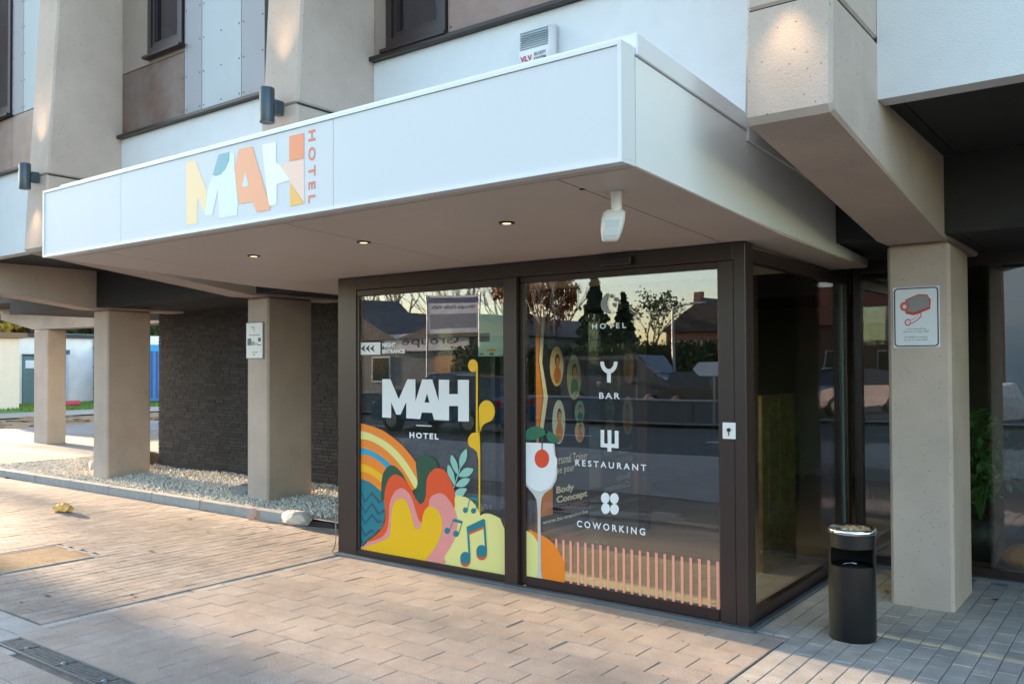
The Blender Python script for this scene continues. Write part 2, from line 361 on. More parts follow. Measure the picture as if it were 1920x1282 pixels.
# left corner column and its beam
column(-17.48, -16.87, 3.7, 4.1, -.1, 2.41).build('column', C_BEIGE, H)
bm = MB().prism([(x, 3.7, z) for x, z in ((-19.1,2.69),(-17.5,2.42),(-10.6,2.40),(-10.6,2.93),(-19.1,2.93))], (0, .4, 0)); bm.build('beam', C_BEIGE, H)
# white band walls between the columns, ledge, soffits
edges = [(-12.2, PX[3]), (PX[3]+PW, PX[2]), (PX[2]+PW, PX[1]), (PX[1]+PW, PX[0]), (PX[0]+PW, 9)]
for a, b in edges:
    MB().box(a, b, YF, -.47, WB, WT-.002).build('band_wall', C_WHITE, H)
    MB().box(a+.001, b-.001, YF-.055, -.47, WT, WT+.03, .003).build('ledge', ALU, H)
for k in range(18):
    x0 = -12.2+k*1.2; MB().box(x0, x0+1.194, -.468, .97, 2.912, 2.93, .002).build('soffit_panel', C_DARK, H)
MB().box(-12.2, 9, .972, 1.06, 2.42, 2.91).build('fascia', C_DARK, H)
MB().box(-19.2, -12.2, 3.0, 12, 2.94, 3.3).build('roof_slab', C_DARK, H)
for k in range(18):
    x0 = -12.2+k*1.2; MB().box(x0, x0+1.194, 1.062, 9, 2.425, 2.46, .002).build('soffit_panel', C_DARK, H)
MB().box(-12.15, 9, -.46, 12, 2.94, 7.4).build('upper_storey', C_WHITE, H)
# cladding
MAUVE = mat('mauve_cladding', (.34, .325, .35), .5, var=.03, vscale=3); PALEB = mat('pale_blue_cladding', (.44, .48, .51), .5, var=.03, vscale=3)
TAUPE = mat('taupe_cladding', (.30, .235, .19), .55, var=.04, vscale=3); COPPER = mat('bronze_cladding', (.15, .06, .03), .5, .1, vscale=2.2, col2=(.21, .17, .155), stain=.2)
COPPER2 = mat('rosy_bronze_cladding', (.27, .165, .13), .5, .2, vscale=4, col2=(.34, .26, .23)); BLUEG = mat('blue_grey_strip', (.16, .22, .28), .4)
RIV = mat('rivet_metal', (.10, .10, .11), .4, .5)
def panel(x0, x1, z0, z1, m, rivets=True):
    o = MB().box(x0+.004, x1-.004, YF+.004, -.462, z0+.004, z1-.004, .002).build('cladding_panel', m, H)
    if rivets:
        b = MB(); z = z0+.06
        while z < z1-.03:
            for xx in ((x0+.03, x1-.03) if x1-x0 < .4 else (x0+.03, (x0+x1)/2, x1-.03)): b.lathe(((.0075, 0), (.0075, .003), (0, .004)), (0, 0, 0), 6) if False else b.box(xx-.006, xx+.006, YF-.0005, YF+.006, z-.006, z+.006, .002)
            z += .30
        b.build('rivets', RIV, o, kind='stuff')
    return o
def window(x0, x1, z0, z1, m=ALU2):
    f = MB(); t = .055
    f.box(x0, x0+t, YF-.02, -.44, z0, z1); f.box(x1-t, x1, YF-.02, -.44, z0, z1); f.box(x0+t, x1-t, YF-.02, -.44, z0, z0+t+.02)
    o = f.build('window', m, H)
    g = MB(); i = t+.004; q = .035
    g.box(x0+i, x0+i+q, YF-.005, -.45, z0+t+.024, z1); g.box(x1-i-q, x1-i, YF-.005, -.45, z0+t+.024, z1); g.box(x0+i+q, x1-i-q, YF-.005, -.45, z0+t+.024, z0+t+.024+q)
    g.build('sash', ALU, o)
    MB().box(x0+i+q, x1-i-q, YF+.03, YF+.045, z0+t+.024+q, z1).build('pane', WGLASS, o)
    MB().box(x0+i+q, x1-i-q, YF+.10, YF+.11, z0+t+.024+q, z1).build('pane_backing', mat('dark_blue_backing', (.045, .07, .10), .8), o)  # dark sheet behind the pane, its blue makes the glass look bluer
    MB().box(x0-.02, x1+.03, YF-.07, YF-.001, z0-.03, z0-.004, .003).build('sill', ALU, o)
    return o
z0 = WT+.032; ZT = 6.2
panel(-6.082, -5.022, z0, 4.455, COPPER); panel(-6.082, -5.60, 4.455, ZT, TAUPE, False); window(-5.595, -5.03, 4.52, ZT)
MB().box(-5.60, -5.024, YF+.006, -.462, 4.458, 4.515).build('cladding_panel', TAUPE, H)
panel(-5.022, -4.75, z0, ZT, MAUVE); panel(-4.75, -4.178, z0, ZT, PALEB); panel(-4.178, -3.86, z0, ZT, MAUVE)
panel(-3.86, -3.80, z0, ZT, C_DARK, False); panel(-3.80, -2.97, z0, ZT, BLUEG, False)
panel(-2.578, -2.44, z0, ZT, TAUPE, False); window(-2.437, -1.868, z0+.025, ZT)
panel(-1.866, .53, z0, ZT, COPPER2)
window(-9.2, -8.47, 4.50, ZT); panel(-9.58, -9.2, 4.47, ZT, TAUPE, False); panel(-9.58, -8.47, z0, 4.47, COPPER2, False); panel(-8.47, -8.19, 4.47, ZT, MAUVE); panel(-8.19, -7.4, 4.47, ZT, PALEB); panel(-8.47, -7.4, z0, 4.47, COPPER2, False); panel(-7.4, -6.475, z0, ZT, MAUVE)
panel(-12.2, -9.975, z0, ZT, PALEB, False); panel(.93, 6, z0, ZT, COPPER2)
# charcoal brick wall under the overhang
bw = MB().box(-10.42, -3.64, 2.42, 2.62, -.05, 2.424).build('brick_wall', C_MORTAR, H)
rnd = random.Random(11); b = MB(); z = .0; c = 0
while z < 2.42:
    x = -10.43-(.09 if c % 2 else 0)
    while x < -3.66:
        L_ = rnd.uniform(.13, .26); x1 = min(x+L_, -3.655); xa = max(x, -10.43)
        if x1-xa > .03 and x1 > -10.43:
            t = min(z+.043, 2.423)
            j = [rnd.uniform(-.005, .003) for _ in range(4)]
            b.pts8(((xa,2.395+j[0],z),(x1,2.395+j[1],z),(x1,2.43,z),(xa,2.43,z),(xa,2.395+j[2],t),(x1,2.395+j[3],t),(x1,2.43,t),(xa,2.43,t)))
        x += L_+.006
    z += .047; c += 1
b.build('bricks', C_BRICK, bw, kind='stuff')
# street-level glazing to the right of the entrance
gz = thing('lobby_glazing', 'full-height lobby glazing in bronze frames behind the camera-sign column', 'glazing', (3, 2.25, 0))
GY = 2.20
MB().box(.005, 7, GY, GY+.08, .0, .085).build('bottom_rail', ALU, gz); MB().box(.005, 7, GY, GY+.08, 2.33, 2.424).build('top_rail', ALU, gz)
MB().box(.0, 7, GY-.05, GY-.002, -.02, .022).build('sill', ZINC, gz)
for x in (.02, 2.1, 4.2, 6.3): MB().box(x, x+.06, GY+.001, GY+.079, .085, 2.33).build('mullion', ALU, gz)
for x in (.08, 2.16, 4.26): MB().box(x, x+2.02, GY+.03, GY+.042, .085, 2.33).build('pane', GLASS, gz)
# ------------------------------------------------------------------ entrance canopy
CN = thing('entrance_canopy', 'long white flat canopy with illuminated sign face over the hotel entrance', 'canopy', (-2.3, -.6, 2.4))
CX0, CX1, LY = -4.78, .257, -1.94
def zb(y): return 2.436-(y+1.82)*.0462 if y < 0 else 2.352-y*.0171
# sign box on the front edge: frame + face panels
sb = MB(); sb.box(CX0, CX1, LY, -1.825, 2.437, 2.455); sb.box(CX0, CX1, LY, -1.825, 2.925, 2.943); sb.box(CX0, CX0+.018, LY, -1.825, 2.4555, 2.9245); sb.box(CX1-.018, CX1, LY, -1.825, 2.4555, 2.9245)
sbo = sb.build('sign_box', SHEET, CN)
for a, b in ((CX0+.02, -3.668), (-3.664, -1.513), (-1.509, CX1-.02)):
    MB().box(a, b, LY+.008, -1.83, 2.457, 2.923).build('face_panel', LBOX, sbo)
# roof edge cap, side panels, soffit panels
MB().pts8(((CX0+.02,-1.822,2.91),(CX1+.012,-1.822,2.91),(CX1+.012,-.605,2.85),(CX0+.02,-.605,2.85),(CX0+.02,-1.822,3.005),(CX1+.012,-1.822,3.005),(CX1+.012,-.605,2.938),(CX0+.02,-.605,2.938)), .004).build('roof_cap', SHEET, CN)
MB().pts8(((CX1-.05,-.60,2.795),(CX1+.012,-.60,2.795),(CX1+.012,.965,2.74),(CX1-.05,.965,2.74),(CX1-.05,-.60,2.885),(CX1+.012,-.60,2.885),(CX1+.012,.965,2.835),(CX1-.05,.965,2.835)), .004).build('roof_cap', SHEET, CN)
def side(xa, xb, ya, yb, ta, tb): return MB().pts8(((xa,ya,zb(ya)+.004),(xb,ya,zb(ya)+.004),(xb,yb,zb(yb)+.004),(xa,yb,zb(yb)+.004),(xa,ya,ta),(xb,ya,ta),(xb,yb,tb),(xa,yb,tb)))
side(CX1-.03, CX1, -1.818, -.603, 2.904, 2.845).build('side_panel', SIDEM, CN); side(CX1-.03, CX1, -.599, .965, 2.79, 2.735).build('side_panel', SIDEM, CN)
side(CX1-.03, CX1, .969, 1.75, zb(.97)+.085, zb(1.75)+.06).build('side_panel', SIDEM, CN)
side(CX0, CX0+.03, -1.818, .965, 2.9, 2.735).build('side_panel', SHEET, CN)
xs = [CX0+.002, -4.15, -2.08, -.145, CX1-.002]
for a, b in zip(xs, xs[1:]):
    for ya, yb in ((-1.882, -1.822), (-1.818, 0.0), (0.0, 1.75)):
        q = .004
        MB().pts8(((a+q,ya+q,zb(max(ya,-1.82))),(b-q,ya+q,zb(max(ya,-1.82))),(b-q,yb-q,zb(yb)),(a+q,yb-q,zb(yb)),(a+q,ya+q,zb(max(ya,-1.82))+.02),(b-q,ya+q,zb(max(ya,-1.82))+.02),(b-q,yb-q,zb(yb)+.02),(a+q,yb-q,zb(yb)+.02))).build('soffit_panel', SOFFIT, CN)
MB().pts8(((CX0+.03,-1.815,2.47),(CX1-.03,-1.815,2.47),(CX1-.03,1.7,2.385),(CX0+.03,1.7,2.385),(CX0+.03,-1.815,2.49),(CX1-.03,-1.815,2.49),(CX1-.03,1.7,2.40),(CX0+.03,1.7,2.40))).build('soffit_backing', C_DARK, CN)
GLOW = mat('lamp_glow', (.8, .6, .4), .5, emit=(1, .74, .42), es=.3); BLACK = mat('black_plastic', (.012, .012, .013), .4)
def spot(loc, tgt, e, ang, name='lamp_light', col=(1, .72, .42), r=.02):
    l = bpy.data.lights.new(name, 'SPOT'); l.energy = e; l.spot_size = R(ang); l.spot_blend = .7; l.color = col; l.shadow_soft_size = r
    o = bpy.data.objects.new(name, l); COL.objects.link(o); o.location = loc; o.rotation_euler = (Vector(tgt)-Vector(loc)).to_track_quat('-Z', 'Y').to_euler(); return o
for dpx, lab in ((( 476, 479), 'leftmost'), ((682, 453), 'middle'), ((950, 417), 'rightmost')):
    q_ = at(*dpx, 'Z', 2.407); x, y = q_.x, q_.y; z = zb(y); d = thing('downlight', f'small round recessed spotlight in the canopy soffit, {lab} of three', 'downlight', (x, y, z), 'downlights in the canopy soffit')
    MB().lathe(((.026, -.006), (.046, -.006), (.046, .0), (.046, .004)), (x, y, z), 24).build('trim_ring', BLACK, d, True)
    MB().lathe(((.0, -.0085), (.024, -.0075), (.026, -.0062)), (x, y, z), 24).build('lens', GLOW, d, True)
    spot((x, y, z-.02), (x, y, 0), 2.2, 70)
# logo on the sign face (flat print, colours paled by the wash of light on the sign)
def art(P, m, parent, name, axis, val, eps):
    """flat printed or cut-vinyl shape: outline measured on the plane axis = val"""
    return MB().poly([tuple(at(px, py, axis, val)+Vector((0, -eps, 0)) if axis == 'Y' else at(px, py, axis, val)+Vector((eps, 0, 0))) for px, py in P]).build(name, m, parent)
zl = zoomed(330, 230, 6.4); YL = LY+.008
def lg(P, rgb, k, name): return art(zl(P), flat('sign_print_%d_%d_%d' % rgb, rgb, .4, .9), sbo, name, 'Y', YL, .0006+.0005*k)
lg([(120,475),(235,455),(372,830),(345,1100),(262,900),(255,1212),(130,1227)], (255,220,168), 1, 'letter_m_stroke')
lg([(375,835),(445,632),(480,645),(540,622),(600,552),(640,452),(650,360),(700,380),(705,560),(745,960),(735,1112),(522,1147),(505,800),(437,1108),(345,1112)], (228,246,236), 2, 'letter_m_shade')
lg(smooth([(515,385),(640,352),(636,450),(600,550),(540,620),(480,640),(442,630)], 1), (110,178,192), 3, 'letter_m_tip')
lg([(760,318),(920,285),(1140,1045),(970,1077),(925,950),(760,975),(705,560),(832,560),(800,770),(878,765),(834,590),(832,560),(705,560)][:7], (255,172,128), 4, 'letter_a')
lg([(834,595),(878,765),(800,770)], (214,228,240), 5, 'letter_a_counter')
lg([(1035,265),(1205,232),(1205,480),(1250,508),(1372,692),(1212,740),(1210,985),(1112,1000)], (250,248,236), 3, 'letter_h_stem')
lg([(1362,165),(1538,125),(1538,430),(1362,465)], (255,150,98), 3, 'letter_h_block')
lg([(1250,505),(1538,435),(1545,972),(1370,715)], (255,214,196), 2, 'letter_h_shade')
lg([(1370,715),(1537,972),(1375,1007)], (255,190,84), 3, 'letter_h_wedge')
p0 = at(*zl([(1588, 100)])[0], 'Y', YL-.001); p1 = at(*zl([(1672, 100)])[0], 'Y', YL-.001); p2 = at(*zl([(1610, 968)])[0], 'Y', YL-.001)
lettering('lettering', 'HOTEL', (p0.x, YL-.002, p0.z), (0, 0, -1), (1, 0, 0), p0.z-p2.z, p1.x-p0.x, flat('sign_print_text', (238, 120, 88), .4, .9), sbo, .02, 1.5)
# ------------------------------------------------------------------ glass entrance vestibule
V0 = thing('entrance_vestibule', 'glazed entrance porch with dark bronze frames and colourful vinyl mural', 'entrance', (-1.8, 1.1, 0))
XL = -3.646; HZ = 2.348
def fr(name, x0, x1, y0, y1, z0, z1, m=ALU, b=.003): return MB().box(x0, x1, y0, y1, z0, z1, b).build(name, m, V0)
fr('corner_post', XL, -3.422, 0, .12, 0, HZ, ALU2); fr('corner_post', -.075, 0, -.001, .13, 0, HZ, ALU2); fr('post', -.178, -.077, .004, .12, 0, 2.239, ALU2)
fr('header', -3.42, -.077, 0, .12, 2.241, HZ); fr('transom', -3.42, -1.838, .008, .10, 2.188, 2.239); fr('transom', -1.71, -.18, .014, .10, 2.196, 2.239)
fr('mullion', -1.836, -1.72, -.022, .10, 0.004, 2.239, ALU2); fr('stile', -1.7185, -1.674, .016, .08, .03, 2.194); fr('stile', -3.42, -3.396, .01, .09, .066, 2.186)
fr('bottom_rail', -3.42, -1.838, .006, .10, .002, .064); fr('bottom_rail', -1.672, -.19, .016, .08, .012, .084); fr('stile', -.188, -.18, .016, .08, .03, 2.194)
MB().box(XL, .05, -.055, -.002, -.02, .020, .003).build('sill', ZINC, V0); MB().box(.002, .045, 0.0, 2.14, -.02, .018, .003).build('sill', ZINC, V0)
MB().box(-1.718, -.08, .0, .012, .0, .012).build('door_track', ZINC, V0)
paneL = MB().box(-3.394, -1.838, .030, .040, .064, 2.187).build('fixed_pane', GLASS, V0)
paneR = MB().box(-1.673, -.189, .030, .040, .084, 2.195).build('sliding_door', GLASS, V0)
# right and left sides
for x0, x1, nm in ((-.065, -.004, 'r'), (XL+.004, XL+.065, 'l')):
    fr('bottom_rail', x0, x1, .131, 2.10, .002, .088); fr('header', x0, x1, .131, 2.10, 2.232, 2.318); fr('post', x0, x1, 2.101, 2.19, 0, 2.318, ALU)
    MB().box((x0+x1)/2-.005, (x0+x1)/2+.005, .131, 2.101, .088, 2.232).build('side_pane', GLASS, V0)
MB().box(-.040, -.029, 2.084, 2.100, .09, 2.23).build('glass_edge', mat('teal_glass_edge', (.22, .42, .40), .3), V0)
fr('inner_frame', XL+.07, -.07, 2.46, 2.54, 2.2, 2.42); fr('inner_frame', -2.1, -2.0, 2.46, 2.54, 0, 2.2); fr('inner_frame', -3.58, -3.4, 2.46, 2.54, 0, 2.2)
MB().box(-3.4, -2.1, 2.49, 2.50, .02, 2.2).build('inner_pane', GLASS, V0)
sb = MB().box(-1.02, -.765, -.045, -.002, 2.262, 2.318, .008).build('motion_sensor', BLACK, V0)
kp = MB().box(-.15, -.068, -.010, .003, 1.145, 1.245, .002).build('key_switch', SHEET, V0); MB().lathe(((.012, 0), (.012, .006), (0, .006)), (0, 0, 0), 12).build('key_barrel', BLACK, kp).matrix_local = Matrix.Translation((-.108, -.0105, 1.2)) @ Matrix.Rotation(R(90), 4, 'X')
MB().box(-.1095, -.1065, -.0175, -.0105, 1.165, 1.196).build('key', BLACK, kp)
# mural on the fixed pane
GP = .0285
Z2, Z3, Z4, Z5, Z6, Z1 = zoomed(660,780,8.0125), zoomed(660,920,8.0125), zoomed(800,820,8.0125), zoomed(800,930,8.0125), zoomed(860,660,6.41), zoomed(700,690,8.545)
OR, CRM, BLU, YEL, TEA, DTE, GRN, RED, PNK, SAG = (240,134,32),(226,222,142),(0,158,200),(236,186,0),(0,120,136),(0,78,104),(22,76,58),(226,80,30),(226,146,142),(142,196,184)
XMIN, XMAX, ZMIN = -3.3935, -1.8385, .0645
def clipped(P):
    out = []
    for px, py in P:
        p = at(px, py, 'Y', GP); out.append((min(max(p.x, XMIN), XMAX), max(p.z, ZMIN)))
    return out
def vin(P, rgb, k, name, parent=None):
    m = WHITEV if rgb is None else flat('vinyl_%d_%d_%d' % rgb, rgb, .4, .95); parent = parent or paneL
    return MB().poly([(x, GP-.0006*k, z) for x, z in clipped(P)]).build(name, m, parent)
def sm(P, n=5): return smooth(P, n)
# rainbow
vin(Z2([(80,106),(180,115),(330,158),(480,222),(620,320),(760,440),(880,580),(960,690),(975,790),(985,900),(987,980),(975,1060),(920,1112),(700,1282),(80,1282)]), OR, 1, 'rainbow')
vin(sm(Z2([(80,221),(200,235),(330,285),(480,362),(620,467),(740,590),(840,720),(920,850),(975,945),(985,1000),(975,1050),(948,1085),(880,970),(800,840),(700,700),(590,580),(470,475),(340,395),(220,350),(80,335)]), 3), CRM, 2, 'rainbow_stripe')
vin(Z2([(80,470),(200,485),(310,525),(410,580),(500,650),(600,735),(540,790),(430,690),(340,625),(230,580),(80,566)]), BLU, 2, 'rainbow_stripe')
vin(Z2([(80,708),(190,722),(290,765),(380,825),(470,895),(440,990),(360,920),(260,860),(180,835),(80,826)]), YEL, 2, 'rainbow_stripe')
vin(Z2([(80,934),(180,950),(270,990),(350,1050),(445,1135),(455,1282)])+Z3([(480,130),(495,300),(485,420),(440,530),(340,640),(200,750),(130,840),(80,900)]), TEA, 3, 'wave')
for dy, pts in enumerate(([(85,5),(200,160),(300,30),(420,175),(470,130)], [(85,180),(200,328),(300,190),(410,350),(480,290)], [(85,350),(200,490),(300,362),(400,470),(440,440)], [(85,530),(200,672),(290,590),(330,610)], [(85,700),(150,780)])):
    vin(Z3(stroke(pts, 42)), DTE, 4, 'chevron')
vin(sm(Z2([(960,700),(1010,612),(1090,572)])+Z4([(40,275),(110,320),(165,410),(165,520),(60,700)])+Z3([(1140,-60),(1110,100),(1040,192),(985,140),(920,0)])+Z2([(915,1130),(985,1000)]), 4), GRN, 1.5, 'hill')
vin(sm(Z2([(560,745),(610,738),(660,758),(730,825),(800,940)])+Z3([(900,100),(700,500),(200,840),(110,890),(150,820),(230,735),(330,665),(420,590),(485,480),(500,350),(487,140)])+Z2([(443,1250),(443,1080),(458,910),(492,815)]), 4), GRN, 5, 'hill_outline')
vin(sm(Z4([(425,1060),(432,880),(520,876),(620,905),(700,970),(760,1050),(795,1125),(812,1168),(850,1145),(920,1138),(1000,1158),(1080,1215)]), 3)[:-3]+Z5([(1150,435),(1180,500),(1192,550),(1192,1230),(600,1130),(120,1040),(150,900),(300,500)]), CRM, 5, 'cloud')
vin(sm(Z3([(230,775),(300,712),(380,650),(450,570),(500,470),(508,330),(490,150)])+Z2([(488,1260),(497,1140),(522,1020),(570,925),(640,875),(690,880),(760,920),(820,985),(870,1060),(912,1130),(950,1225)])+Z3([(990,155),(1040,198),(1090,150),(1115,60)])+Z2([(1118,1100),(1130,950),(1170,855),(1235,797)])+Z4([(110,470),(190,458),(270,490),(330,580),(380,680),(415,765),(427,860),(425,950),(420,1060),(300,1100)])+Z3([(1040,600),(500,760)]), 4), RED, 6, 'flame')
vin(sm(Z3([(128,884),(180,822),(250,767),(350,735),(450,690),(520,610),(550,500),(560,350),(570,200),(600,95),(660,0),(740,-45),(810,-15),(880,60),(930,180),(970,320),(1008,430),(1045,466),(1075,430),(1110,300),(1155,225),(1165,140),(1205,75)])+Z4([(130,850),(190,832),(260,850),(330,920),(390,1010),(430,1090),(460,1190)])+Z5([(470,400),(455,510),(425,640),(360,760),(270,900),(180,1012)]), 4)+Z3([(1100,1070),(600,975)]), PNK, 7, 'flame_band')
vin(sm(Z3([(205,882),(290,812),(400,770),(500,732),(560,680),(582,600),(590,450),(602,300),(630,200),(680,130),(740,108),(800,130),(845,200),(890,330),(920,450),(945,540),(985,570),(1030,550),(1050,500),(1065,400),(1090,310),(1130,252),(1190,226)])+Z5([(120,168),(180,222),(225,320),(240,430),(220,570),(160,720),(80,840),(0,932),(-60,975)]), 4)+Z3([(600,970)]), YEL, 8, 'flame_core')
for P in ([(600,172),(612,260),(590,350),(540,420),(505,455),(492,360),(510,270),(555,205)], [(375,260),(430,320),(465,400),(475,480),(465,545),(420,500),(380,420),(360,340)], [(325,410),(370,450),(410,540),(425,640),(420,720),(370,640),(320,550),(312,480)], [(705,475),(660,555),(590,590),(480,575),(530,500),(590,455),(650,455)], [(652,622),(610,700),(540,740),(440,725),(480,660),(540,615),(600,608)], [(605,770),(570,840),(540,875),(435,872),(435,810),(480,770),(540,757)]):
    vin(sm(Z4(P), 4), SAG, 4, 'leaf')
vin(Z4(stroke([(508,440),(470,560),(412,750)], 15)), SAG, 4, 'stem')
vin(Z6(ell(175,163,58,77)), YEL, 6, 'note_head'); vin(Z6([(211,160),(233,160),(233,990),(211,975)]), YEL, 5.5, 'note_stem')
vin(sm(Z6([(244,720),(256,640),(290,597),(340,577),(400,605),(436,685),(428,770),(390,825),(330,852),(285,892),(266,950)]), 4)+Z6([(263,1282)])+Z4([(808,0),(808,1160),(785,1110),(783,0)])+Z6([(243,1250)]), YEL, 6, 'note_drop')
vin(sm(Z6([(215,966),(160,976),(120,1030),(116,1085),(135,1130),(190,1165),(225,1205),(237,1270),(250,1300),(262,1250),(255,1000)]), 3), YEL, 6.5, 'note_drop')
NT = TEA
def note(heads, stems, beam, k, Z, col=NT):
    for h in heads: vin(Z(ell(*h)), col, k, 'note_head')
    for s, wd in stems: vin(Z(stroke(s, wd)), col, k+.2, 'note_stem')
    if beam: vin(Z(beam), col, k+.4, 'note_beam')
note([(588,1088,36,42),(710,1098,38,42)], [([(618,1090),(655,905)],10),([(742,1100),(774,905)],10)], [(655,888),(780,892),(778,948),(648,918)], 9, Z4)
note([(315,515,42,48),(446,560,42,47)], [([(350,525),(405,350)],12),([(482,575),(540,385)],12)], [(412,328),(547,370),(540,408),(398,378)], 9, Z5)
note([(588,962,77,95),(833,862,80,95)], [], [(640,548),(855,445),(855,485),(640,578)], 9, Z5, RED)
note([(588,925,77,95),(833,822,80,95)], [([(625,470),(652,935)],28),([(868,350),(900,820)],30)], [(608,455),(862,334),(878,360),(878,445),(640,548),(612,540)], 10, Z5)
vin(Z1([(145,175),(275,175),(410,495),(548,178),(675,180),(678,530),(785,180),(862,180),(862,405),(822,550),(902,550),(863,405),(863,180),(945,180),(1048,525),(1052,185),(1217,187),(1217,415),(1357,415),(1357,187),(1533,187),(1533,852),(1360,850),(1360,605),(1215,605),(1215,838),(975,826),(945,715),(780,708),(752,815),(530,800),(530,545),(435,745),(370,742),(288,545),(288,795),(145,788)]), None, 3, 'logo_letters')
vin(Z1([(690,908),(935,919),(935,934),(690,923)]), None, 3, 'logo_dash')
def vtext(body, pl, pr, pb, pt, parent=None, bold=.012, sp=1.25, m=None):
    """vinyl lettering between photograph pixels: left/right columns at the baseline, bottom/top rows on the left"""
    a = at(pl, pb, 'Y', GP); b = at(pr, pb, 'Y', GP); t = at(pl, pt, 'Y', GP)
    return lettering('lettering', body, (a.x, GP-.002, a.z), (1, 0, 0), (0, 0, 1), b.x-a.x, t.z-a.z, m or WHITEV, parent or paneL, bold, sp)
vtext('HOTEL', 768, 822.5, 820.5, 809.5, bold=.045, sp=1.35)
vtext('NIGHT', 717, 742, 651, 642.5, bold=.06, sp=1); vtext('ENTRANCE', 717, 759.5, 663, 655, bold=.06, sp=1)
vin([(672.5,642.5),(713.5,641.5),(713.5,664.5),(672.5,665)], None, 2, 'arrow_plate')
BK = flat('vinyl_black', (22, 24, 26), .5)
for k in range(3):
    x = 677+k*8.5; o = vin([(x,653.5),(x+8,646),(x+6.5,653.5),(x+9,660.5)], (22,24,26), 3.5, 'arrow')
# small framed notice hung inside the fixed pane
pp = thing('notice_poster', 'pale paper notice taped inside the entrance glass above the yellow note', 'poster', (-2.0, .043, 1.6))
def pbox(name, x0, x1, y0, y1, m, k=0, par=None, Yp=.046):
    a = at(x0, y1, 'Y', Yp); b = at(x1, y0, 'Y', Yp); return MB().box(a.x, b.x, Yp-.0008*k-.0006, Yp-.0008*k, a.z, b.z).build(name, m, par)
pbox('sheet', 897, 943, 570, 668, flat('pale_paper', (196, 206, 196), .7), 0, pp); pbox('photo', 899, 918, 624, 641, flat('print_dark', (70, 82, 82)), 1, pp)
pbox('headline', 912, 930, 654, 659, flat('print_orange', (226, 160, 70)), 1, pp); pbox('footer', 899, 907, 662, 665, flat('print_grey', (110, 120, 118)), 1, pp); pbox('footer', 918, 926, 661, 666, flat('print_grey', (110, 120, 118)), 1, pp)
# sliding door artwork
XMIN, XMAX, ZMIN = -1.672, -.19, .0845
Z7, Z8, Z9 = zoomed(960,780,4.006), zoomed(1060,660,3.661), zoomed(960,530,4.2725)
def vd(P, rgb, k, name): return vin(P, rgb, k, name, paneR)
vd(sm(Z7([(130,864),(180,872),(220,888),(290,935),(350,1010),(385,1100)]), 4)[:-4]+Z7([(397,1170),(397,1262),(215,1232),(130,1215)]), OR, 2, 'half_disc')
vd(sm(Z7([(90,860),(140,874),(180,920),(203,975)]), 4)[:-4]+Z7([(203,1000),(203,1225),(46,1205),(46,872)]), CRM, 3, 'half_disc')
za = at(*Z7([(334, 920)])[0], 'Y', GP).z; zc = zoomed(960, 800, 3.6625)
for x in (305,354,403,454,504,556,608,660,714,768,823,878,934,991,1049,1107,1167,1227,1287,1350,1412):
    px = 960+x/3.6625; a = at(px, 1020, 'Y', GP).x
    MB().poly(((a-.0095,GP-.0008,.0845),(a+.0095,GP-.0008,.0845),(a+.0095,GP-.0008,za),(a-.0095,GP-.0008,za))).build('stripe', flat('vinyl_salmon', (240, 160, 146), .4, .95), paneR)
LGR = (196, 198, 196)
vd(Z7([(95,195),(320,205),(330,300),(345,410),(335,480),(300,540),(245,578),(225,615),(216,690),(220,1150),(228,1215),(236,1235),(190,1228),(197,1150),(195,690),(185,625),(160,582),(100,520),(68,430),(75,330)]), LGR, 5, 'wine_glass')
vd(sm(Z7([(318,290),(332,410),(320,470),(285,530),(210,562),(140,535),(95,480),(78,420),(88,320)]), 4)[:-4]+Z7([(107,197),(310,206)]), None, 6, 'glass_bowl')
vd(Z7(ell(227,318,55,70)), (222,72,30), 7, 'cherry')
vd(Z7(stroke([(238,130),(230,190),(228,250)], 9)), (24,84,60), 8, 'cherry_stem')
vd(sm(Z7([(80,165),(100,120),(140,85),(200,78),(250,105),(270,122),(230,150),(180,175),(110,180)]), 4), (30,104,78), 8.5, 'leaf'); vd(sm(Z7([(255,110),(310,125),(345,165),(358,190),(330,200),(285,190),(262,150)]), 4), (30,104,78), 8.5, 'leaf')
arc = [(300-60*math.cos(t), 65+82*math.sin(t)) for t in [math.pi*i/14 for i in range(15)]]; arc2 = [(300+34*math.cos(t), 65+52*math.sin(t)) for t in [math.pi*i/14 for i in range(15)]]
vd(Z8(arc+arc2), None, 3, 'bar_icon'); vd(Z8([(287,120),(313,120),(313,210),(287,207)]), None, 3.2, 'bar_icon')
vd(Z8([(243,533),(268,533),(268,625),(292,627),(290,535),(317,535),(317,628),(340,630),(340,538),(366,540),(366,660),(317,655),(317,683),(290,680),(290,655),(243,650)]), None, 3, 'fork_icon')
for c in ((275,1000),(337,1003),(277,1072),(338,1077)): vd(Z8(ell(*c, 30, 37)), None, 3, 'clover_icon')
GREYV = flat('frosted_vinyl', (150, 158, 160), .5)
vd(sm(Z9([(770,82),(735,110),(712,165),(725,220),(775,248),(790,240),(765,200),(760,150),(775,105)]), 3), (140,150,152), 3, 'moon_icon')
for c in ((800,108,14,16),(835,135,18,18),(865,160,10,12),(820,175,16,16)): vd(Z9(ell(*c, 12)), (120,132,132), 3, 'cloud_icon')
vtext('HOTEL', 1110.5, 1174, 617, 607, paneR, .02, 1.6); vtext('BAR', 1123.6, 1162.5, 747, 735.5, paneR, .02, 1.35)
vtext('RESTAURANT', 1079, 1212, 872.5, 861, paneR, .02, 1.5); vtext('COWORKING', 1082, 1210, 987, 974.5, paneR, .02, 1.5)
